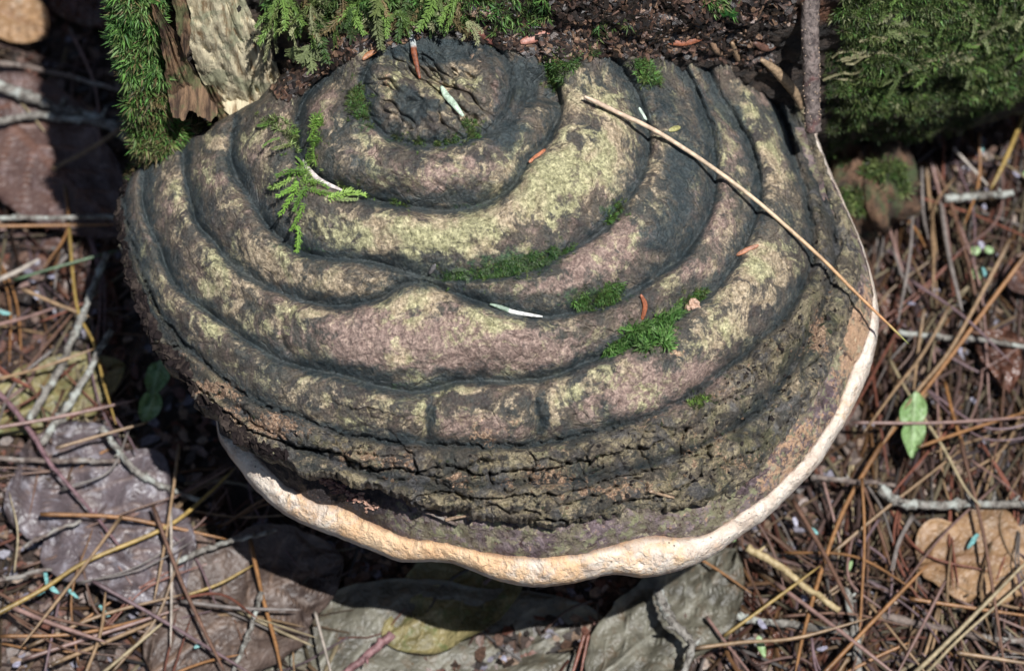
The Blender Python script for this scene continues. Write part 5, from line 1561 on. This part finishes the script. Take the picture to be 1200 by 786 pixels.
ground_twig([(950, 558), (1000, 564), (1050, 568)], .0012, .0009, [.018, .018], M_TWIG, 'thin grey brown twig level with the tip of the green leaf', 3, 17)
ground_twig([(990, 690), (1000, 730), (1008, 800)], .0018, .0014, [.012, .012], M_TWIGG, 'grey twig pointing to the bottom edge right of centre', 4, 18)
ground_twig([(770, 690), (785, 725), (810, 752), (800, 790)], .0022, .0012, [.03, .03], M_TWIGG, 'curled pale bark twig on the raised grey leaf', 6, 19)
ground_twig([(460, 742), (436, 762), (400, 792)], .0020, .0014, [.018, .016], mat_plain('mauve_stem', (0.12, 0.06, 0.06), (0.26, 0.14, 0.14), 300, 0.5), 'thick purplish stem on the grey green leaf at the bottom', 1, 20)
ground_twig([(1000, 480), (985, 500), (1000, 540), (1010, 560)], .0034, .0030, [.004, .004], M_TWIG, 'dark stub of a stick half hidden right of the fungus rim', 4, 21)
ground_twig([(860, 722), (900, 728), (960, 736), (1010, 745)], .0016, .0012, [.010, .010], M_TWIGG, 'grey twig low in the litter near the bottom right of centre', 4, 22)
ground_twig([(1030, 720), (1100, 735), (1160, 748), (1220, 752)], .0016, .0012, [.010, .012], M_TWIG, 'long grey brown twig below the tan oak leaf', 5, 23)
ground_twig([(1050, 388), (1100, 395), (1150, 398), (1215, 410)], .0013, .0010, [.014, .014], M_TWIGG, 'thin grey twig crossing behind the needles at right', 4, 24)

# ------------------------------------------------------------------ pine needles
NC = {'tan': (0.40, 0.26, 0.145), 'orange': (0.40, 0.195, 0.075), 'brown': (0.22, 0.12, 0.08), 'pink': (0.36, 0.22, 0.185), 'straw': (0.50, 0.40, 0.24), 'grey': (0.30, 0.26, 0.235), 'pale': (0.58, 0.50, 0.42), 'green': (0.12, 0.19, 0.10), 'ochre': (0.46, 0.31, 0.09), 'mauve': (0.25, 0.165, 0.175), 'red': (0.30, 0.11, 0.07)}
_nt = {}


def needle_mesh(P, col, r, seed):
    t = np.linspace(0, 1, len(P))
    rr = r * np.interp(t, [0, .04, .12, .7, .93, 1], [.9, 1.2, .95, .9, .6, .15])
    V, F = tube(P, rr, 6, 0.06, seed)
    tt = np.concatenate([np.repeat(t, 6), [0, 1]])
    c = np.asarray(col)[None] * (1 + 0.25 * fbm(tt * 6 + seed, tt * 0, 1, 3, 491))[:, None]
    c = c * np.interp(tt, [0, .05, .12, 1], [.45, .55, 1, 1])[:, None]
    return V, F, c


NEEDLE_COUNT = [0]


def needle(pts, col, wpx=4.0, lift=(.016, .018), label=None, group=None):
    ln = smooth_line(pts, 8 if len(pts) > 2 else 10)
    lf = np.interp(np.linspace(0, 1, len(ln)), np.linspace(0, 1, len(lift)), lift)
    P = on_ground(ln[:, 0], ln[:, 1], lf)
    zl = np.polyval(np.polyfit(np.arange(len(P)), P[:, 2], 2), np.arange(len(P)))
    P = at_z(ln[:, 0], ln[:, 1], zl)
    c = np.array(NC[col] if isinstance(col, str) else col); c = c * 0.60
    V, F, cc = needle_mesh(P, c, wpx * K * 0.5 * 0.98, NEEDLE_COUNT[0])
    NEEDLE_COUNT[0] += 1
    o = link_mesh('pine_needle', V, F, M_NEED[0], None, True, {'tone': cc}, tuple(P[0]))
    return tag(o, label, 'pine needle', group)


named = [
 ([(-10, 265), (70, 264), (141, 263)], 'orange', 5, 'orange needle lying level just under the straight grey twig at left'),
 ([(80, 258), (90, 358), (110, 402), (122, 450), (136, 497)], 'ochre', 5, 'long ochre needle running down across the grey twigs at left'),
 ([(16, 328), (70, 312), (142, 292)], 'green', 5, 'dull green needle slanting toward the left edge of the fungus'),
 ([(-10, 331), (20, 318), (46, 303)], 'pale', 8, 'bright pale needle stub at the left edge'),
 ([(25, 338), (66, 356), (110, 373)], 'tan', 6, 'tan needle crossing the longer grey twig'),
 ([(-10, 382), (30, 372), (66, 360)], 'pink', 5, 'pinkish needle at the left edge above the olive leaf'),
 ([(-10, 446), (50, 430), (112, 408)], 'tan', 5, 'tan needle lying over the top of the olive leaf'),
 ([(-10, 502), (70, 488), (162, 468)], 'pink', 6, 'pinkish needle lying over the bottom of the olive leaf'),
 ([(65, 525), (110, 512), (175, 494)], 'tan', 5, 'tan needle just above the crooked grey brown twig'),
 ([(47, 602), (133, 605), (190, 615), (268, 632)], 'orange', 6, 'orange brown needle lying level over the mauve leaf'),
 ([(-10, 722), (50, 690), (100, 658), (193, 618), (240, 582), (276, 547)], 'ochre', 6.5, 'longest ochre needle curving from the lower left edge up into the shadow'),
 ([(210, 520), (202, 580), (190, 655), (180, 706)], 'tan', 4.5, 'upright tan needle crossing the longest ochre needle'),
 ([(200, 592), (201, 680), (200, 758)], 'pale', 4, 'pale whitish upright needle at the lower left'),
 ([(179, 592), (210, 675), (240, 740), (266, 792)], 'brown', 5.5, 'brown needle slanting down right across the lower left'),
 ([(293, 632), (308, 700), (322, 750), (331, 792)], 'orange', 6, 'orange brown needle pointing down on the grey brown leaf'),
 ([(108, 680), (200, 732), (296, 790)], 'mauve', 5.5, 'mauve needle slanting down right at the lower left'),
 ([(142, 605), (84, 682), (24, 758)], 'tan', 5, 'tan needle slanting down left across the mauve leaf'),
 ([(212, 704), (280, 712), (352, 714)], 'grey', 5.5, 'grey needle lying level on the grey brown leaf'),
 ([(215, 698), (256, 684), (296, 662)], 'ochre', 4.5, 'short ochre needle above the level grey one'),
 ([(12, 710), (66, 732), (125, 752)], 'pink', 7, 'thick pinkish needle in the lower left pile'),
 ([(369, 716), (378, 750), (389, 792)], 'pale', 4.5, 'pale upright needle on the grey green leaf'),
 ([(685, 742), (678, 766), (670, 792)], 'red', 5.5, 'reddish needle on the seam of the grey leaves, left of its twin'),
 ([(690, 742), (685, 766), (680, 792)], 'red', 4.5, 'reddish needle on the seam of the grey leaves, right of its twin'),
 ([(1034, 518), (1000, 575), (980, 618), (960, 677), (943, 737), (931, 792)], 'orange', 6.5, 'long orange needle curving down from the rim at right'),
 ([(1010, 560), (1013, 634), (1007, 746)], 'orange', 4.5, 'upright orange needle through the middle of the lower right litter'),
 ([(929, 585), (967, 651), (1002, 720)], 'brown', 7, 'thick brown needle sloping right near the pale rim'),
 ([(908, 682), (987, 741), (1052, 792)], 'pink', 6.5, 'pinkish needle sloping down right at the bottom'),
 ([(962, 792), (1033, 717), (1089, 659)], 'orange', 6, 'orange needle rising right toward the tan oak leaf'),
 ([(814, 759), (870, 752), (933, 747), (1018, 724)], 'tan', 5.5, 'tan needle lying nearly level at the bottom'),
 ([(828, 722), (850, 752), (882, 792)], 'pink', 5, 'pink brown needle beside the raised grey leaf'),
 ([(848, 745), (890, 715), (962, 662)], 'ochre', 5, 'ochre needle rising right from the raised grey leaf'),
 ([(1068, 792), (1110, 752), (1152, 710), (1210, 650)], 'straw', 6.5, 'straw needle over the tan oak leaf, upper of a pair'),
 ([(1082, 792), (1120, 752), (1160, 716), (1215, 668)], 'straw', 4.5, 'straw needle over the tan oak leaf, lower of a pair'),
 ([(1066, 701), (1133, 711), (1210, 722)], 'orange', 5.5, 'orange needle lying level over the tan oak leaf'),
 ([(1125, 515), (1147, 601), (1158, 657), (1168, 720), (1179, 792)], 'brown', 5.5, 'long brown needle running down over the tan oak leaf'),
 ([(1042, 420), (1067, 465), (1105, 524), (1130, 570), (1150, 594)], 'straw', 5, 'long pale straw needle sloping down right past the green leaf'),
 ([(1210, 288), (1160, 355), (1113, 419), (1070, 475), (1022, 535)], 'orange', 6.5, 'long orange needle rising to the right edge, lower of a pair'),
 ([(1184, 280), (1150, 345), (1112, 412), (1072, 462), (1034, 520)], 'tan', 6, 'long tan needle rising to the right, upper of a pair'),
 ([(1066, 328), (1127, 369), (1184, 424)], 'mauve', 5, 'mauve grey needle sloping down right in the upper right litter'),
 ([(1113, 358), (1083, 412), (1050, 455), (1012, 507)], 'tan', 5, 'tan needle sloping down left toward the pale rim'),
 ([(1203, 128), (1180, 183), (1161, 222)], 'ochre', 7.5, 'bright ochre needle at the right edge under the log'),
 ([(1116, 172), (1138, 196), (1162, 222)], 'pale', 5, 'pale grey needle ending at the bright ochre one'),
 ([(1148, 155), (1147, 213), (1130, 264)], 'orange', 5, 'orange needle dropping from below the mossy log'),
 ([(998, 495), (1100, 495), (1210, 488)], 'pink', 5, 'pink needle lying level above the green leaf'),
 ([(1075, 524), (1130, 505), (1210, 480)], 'orange', 5, 'orange needle rising right just above the green leaf'),
 ([(1121, 764), (1160, 770), (1210, 778)], 'tan', 6, 'tan needle lying level in the bottom right corner'),
 ([(975, 648), (1040, 594), (1130, 524)], 'tan', 5, 'tan needle rising right below the green leaf'),
 ([(1108, 680), (1080, 735), (1050, 792)], 'pink', 4.5, 'pink needle falling left from the tan oak leaf'),
]
for pts, c, wp, lb in named:
    needle(pts, c, wp, (random.uniform(.016, .024), random.uniform(.016, .026)), lb)
anon = [([(7, 462), (45, 415), (88, 364)], 'brown', 5), ([(60, 520), (50, 480), (20, 420)], 'brown', 4), ([(33, 757), (120, 720), (214, 696)], 'tan', 5), ([(27, 772), (120, 742), (212, 712)], 'pink', 6), ([(60, 778), (140, 745), (204, 718)], 'tan', 6), ([(118, 790), (160, 755), (192, 728)], 'straw', 5), ([(0, 745), (90, 742), (180, 722)], 'orange', 5), ([(-10, 690), (50, 720), (120, 736)], 'brown', 5), ([(100, 790), (118, 740), (124, 690)], 'tan', 5), ([(70, 700), (60, 750), (50, 800)], 'mauve', 4), ([(130, 700), (220, 668), (262, 655)], 'pink', 4),
        ([(1040, 258), (1053, 312), (1068, 344)], 'grey', 5), ([(1090, 258), (1094, 300), (1093, 347)], 'tan', 5), ([(1083, 362), (1076, 410), (1070, 464)], 'tan', 5), ([(1123, 258), (1150, 345), (1160, 484)], 'pink', 4.5), ([(1107, 447), (1118, 490), (1131, 528)], 'orange', 5.5), ([(1093, 402), (1098, 460), (1101, 526)], 'pink', 4), ([(1133, 387), (1170, 396), (1205, 402)], 'brown', 4), ([(1007, 555), (1030, 620), (1048, 676)], 'brown', 4.5), ([(1017, 705), (1050, 745), (1088, 792)], 'tan', 4), ([(987, 790), (1030, 768), (1066, 752)], 'orange', 5), ([(960, 545), (975, 600), (986, 640)], 'pink', 4.5), ([(1085, 190), (1090, 240), (1098, 300)], 'tan', 6), ([(1090, 186), (1104, 240), (1116, 310)], 'pink', 6), ([(1092, 188), (1112, 230), (1126, 270)], 'brown', 6), ([(1080, 195), (1082, 250), (1088, 280)], 'grey', 5), ([(1034, 240), (1052, 300), (1064, 332)], 'pink', 5), ([(1100, 220), (1112, 300), (1128, 365)], 'grey', 7), ([(1110, 225), (1125, 275), (1140, 330), (1152, 400)], 'brown', 5), ([(1070, 240), (1066, 300), (1052, 380)], 'grey', 5), ([(1040, 235), (1070, 265), (1085, 290)], 'orange', 5)]
keys = ['tan', 'brown', 'pink', 'brown', 'grey', 'orange', 'pink', 'mauve', 'tan', 'red', 'straw']


def rnd_needle(zone):
    if zone == 'r':
        u, v = random.uniform(990, 1215), random.uniform(190, 790)
        a_ = random.gauss(R(88), R(34)); L = random.uniform(60, 210)
    elif zone == 'rb':
        u, v = random.uniform(860, 1215), random.uniform(590, 800)
        a_ = random.gauss(R(70), R(55)); L = random.uniform(60, 200)
    elif zone == 'l':
        u, v = random.uniform(-20, 170), random.uniform(60, 560)
        a_ = random.gauss(R(110), R(60)); L = random.uniform(50, 160)
    elif zone == 'lb':
        u, v = random.uniform(-20, 340), random.uniform(560, 800)
        a_ = random.gauss(R(-25), R(50)); L = random.uniform(60, 190)
    else:
        u, v = random.uniform(200, 900), random.uniform(560, 790)
        a_ = random.gauss(0, R(60)); L = random.uniform(60, 170)
    b = random.gauss(0, .11) * L
    du, dv = math.cos(a_) * L / 2, math.sin(a_) * L / 2
    return [(u - du, v - dv), (u - dv / L * b * 2, v + du / L * b * 2), (u + du, v + dv)]


for pts, c, wp in anon:
    lb = auto_label(pts, c)
    needle(pts, c, wp, (random.uniform(.012, .02), random.uniform(.012, .02)), lb, lb)


for zone, m in (('r', 78), ('rb', 32), ('l', 26), ('lb', 34), ('m', 8)):
    for i in range(m):
        z0 = random.uniform(.004, .016)
        cn = random.choice(keys); pts = rnd_needle(zone); lb = auto_label(pts, cn)
        c = NC[cn]; f = random.uniform(.6, 1.05)
        needle(pts, tuple(x * f for x in c), random.uniform(2.4, 4.8), (z0, z0 + random.uniform(-.004, .008)), lb, lb)
        if random.random() < .35:
            (x0, y0), (x1, y1), (x2, y2) = pts; q_ = random.uniform(-.16, .16)
            pts2 = [(x0 + 2, y0 + 2), (x1 - (y1 - y0) * q_, y1 + (x1 - x0) * q_), (x2 - (y2 - y0) * q_, y2 + (x2 - x0) * q_)]
            lb = auto_label(pts2, cn)
            needle(pts2, tuple(x * f for x in c), random.uniform(2.4, 4.2), (z0, z0 + random.uniform(-.002, .006)), lb, lb)
# the lower layers of the litter
a = Acc()
for i in range(1350):
    zone = random.choices(['r', 'rb', 'l', 'lb', 'm'], [46, 26, 10, 10, 8])[0]
    ln = smooth_line(rnd_needle(zone), 3)
    z0 = random.uniform(-.001, .008)
    P = on_ground(ln[:, 0], ln[:, 1], z0)
    P[:, 2] = np.polyval(np.polyfit(np.arange(len(P)), P[:, 2], 1), np.arange(len(P)))
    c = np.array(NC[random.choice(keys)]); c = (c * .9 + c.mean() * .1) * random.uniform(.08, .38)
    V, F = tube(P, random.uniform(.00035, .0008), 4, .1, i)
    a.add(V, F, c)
for i in range(1100):
    u, v = random.uniform(-330, 1530), random.uniform(-60, 1050)
    if -20 < u < 1220 and -20 < v < 800: continue
    a_ = random.uniform(0, 3.14); L = random.uniform(60, 190) / 2
    P = on_ground(np.array([u - L * math.cos(a_), u + 4, u + L * math.cos(a_)]), np.array([v - L * math.sin(a_), v + 5, v + L * math.sin(a_)]), random.uniform(0, .008))
    V, F = tube(P, random.uniform(.0005, .0009), 4, .1, i)
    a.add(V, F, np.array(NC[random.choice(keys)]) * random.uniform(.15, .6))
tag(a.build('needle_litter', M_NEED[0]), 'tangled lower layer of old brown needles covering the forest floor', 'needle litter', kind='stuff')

# crumbs of bark, cone scales and grit on the floor
a = Acc()
CC = [(0.03, 0.02, 0.015), (0.07, 0.04, 0.027), (0.02, 0.015, 0.013), (0.11, 0.065, 0.048), (0.16, 0.11, 0.09), (0.11, 0.045, 0.03), (0.17, 0.16, 0.19), (0.20, 0.14, 0.10)]
for i in range(11000):
    z_ = random.random()
    if z_ < .5: u, v = random.uniform(930, 1230), random.uniform(130, 800)
    elif z_ < .72: u, v = random.uniform(-30, 260), random.uniform(-15, 800)
    else: u, v = random.uniform(150, 1000), random.uniform(600, 800)
    p = on_ground(u, v, random.uniform(0, .003))
    s = random.uniform(.0005, .0024) ** 1.0
    chip(a, p, (0, 0, 1), s * random.uniform(1, 2.2), s, s * .5, CC[min(7, int(random.random() ** 1.3 * 8))], i)
for i in range(4000):
    u, v = random.uniform(-330, 1530), random.uniform(-60, 1050)
    if -20 < u < 1220 and -20 < v < 800: continue
    s = random.uniform(.0008, .0035)
    chip(a, on_ground(u, v, random.uniform(0, .003)), (0, 0, 1), s * random.uniform(1, 2.2), s, s * .5, CC[min(7, int(random.random() ** 1.3 * 8))], i)
tag(a.build('litter_crumbs', M_CRUMB), 'dark crumbs of bark and grit scattered over the forest floor', 'litter', kind='stuff')
# pale lilac flecks and turquoise scraps
def scrap(u, v, L, wd, ang, col, label, group=None, lift=.012):
    p = on_ground(u, v, lift)
    a = Acc()
    chip(a, p, (0.1, -.3, 1), L * K * .5, wd * K * .5, .0006, col, int(u))
    return tag(a.build('leaf_scrap', M_CRUMB, loc=tuple(p)), label, 'leaf scrap', group)
for (u, v) in [(62, 236 + 90), (110, 362), (40, 344), (132, 698), (150, 690), (1060, 236), (1157, 241), (1152, 218), (1188, 206), (890, 733), (1052, 727), (1130, 618), (935, 615), (1142, 470), (1070, 352), (1122, 408), (1150, 290), (1010, 640), (960, 760), (940, 700), (1160, 640), (1095, 655), (20, 778), (236, 760), (590, 770)]:
    scrap(u + random.uniform(-4, 4), v + random.uniform(-4, 4), random.uniform(8, 18), random.uniform(4, 9), 0, (0.22, 0.21, 0.27), 'small pale lilac fleck ' + where(u, v), 'pale lilac flecks ' + where(u, v), random.uniform(.006, .014))
for (u, v, L, lb) in [(54, 676, 18, 'turquoise lichen lobe nearest the dark twig at lower left'), (62, 690, 22, 'turquoise lichen lobe in the middle of the lower left cluster'), (84, 694, 22, 'turquoise lichen lobe at the right of the lower left cluster'), (46, 694, 16, 'turquoise lichen lobe at the left edge of the lower left cluster'), (122, 716, 18, 'pale turquoise lichen scrap above the mauve needle'), (232, 756, 14, 'blue lichen scrap under the mauve needle'), (954, 622, 18, 'turquoise scrap right of the pale rim'), (4, 366, 20, 'turquoise scrap at the left edge above the olive leaf'), (1150, 172, 16, 'turquoise scrap under the right end of the log'), (1140, 634, 26, 'turquoise scrap on the edge of the tan oak leaf'), (1154, 320, 18, 'pale green blue scrap beside the small round leaf')]:
    scrap(u, v, L, 6, 0, (0.12, 0.30, 0.29), lb, lift=.016)
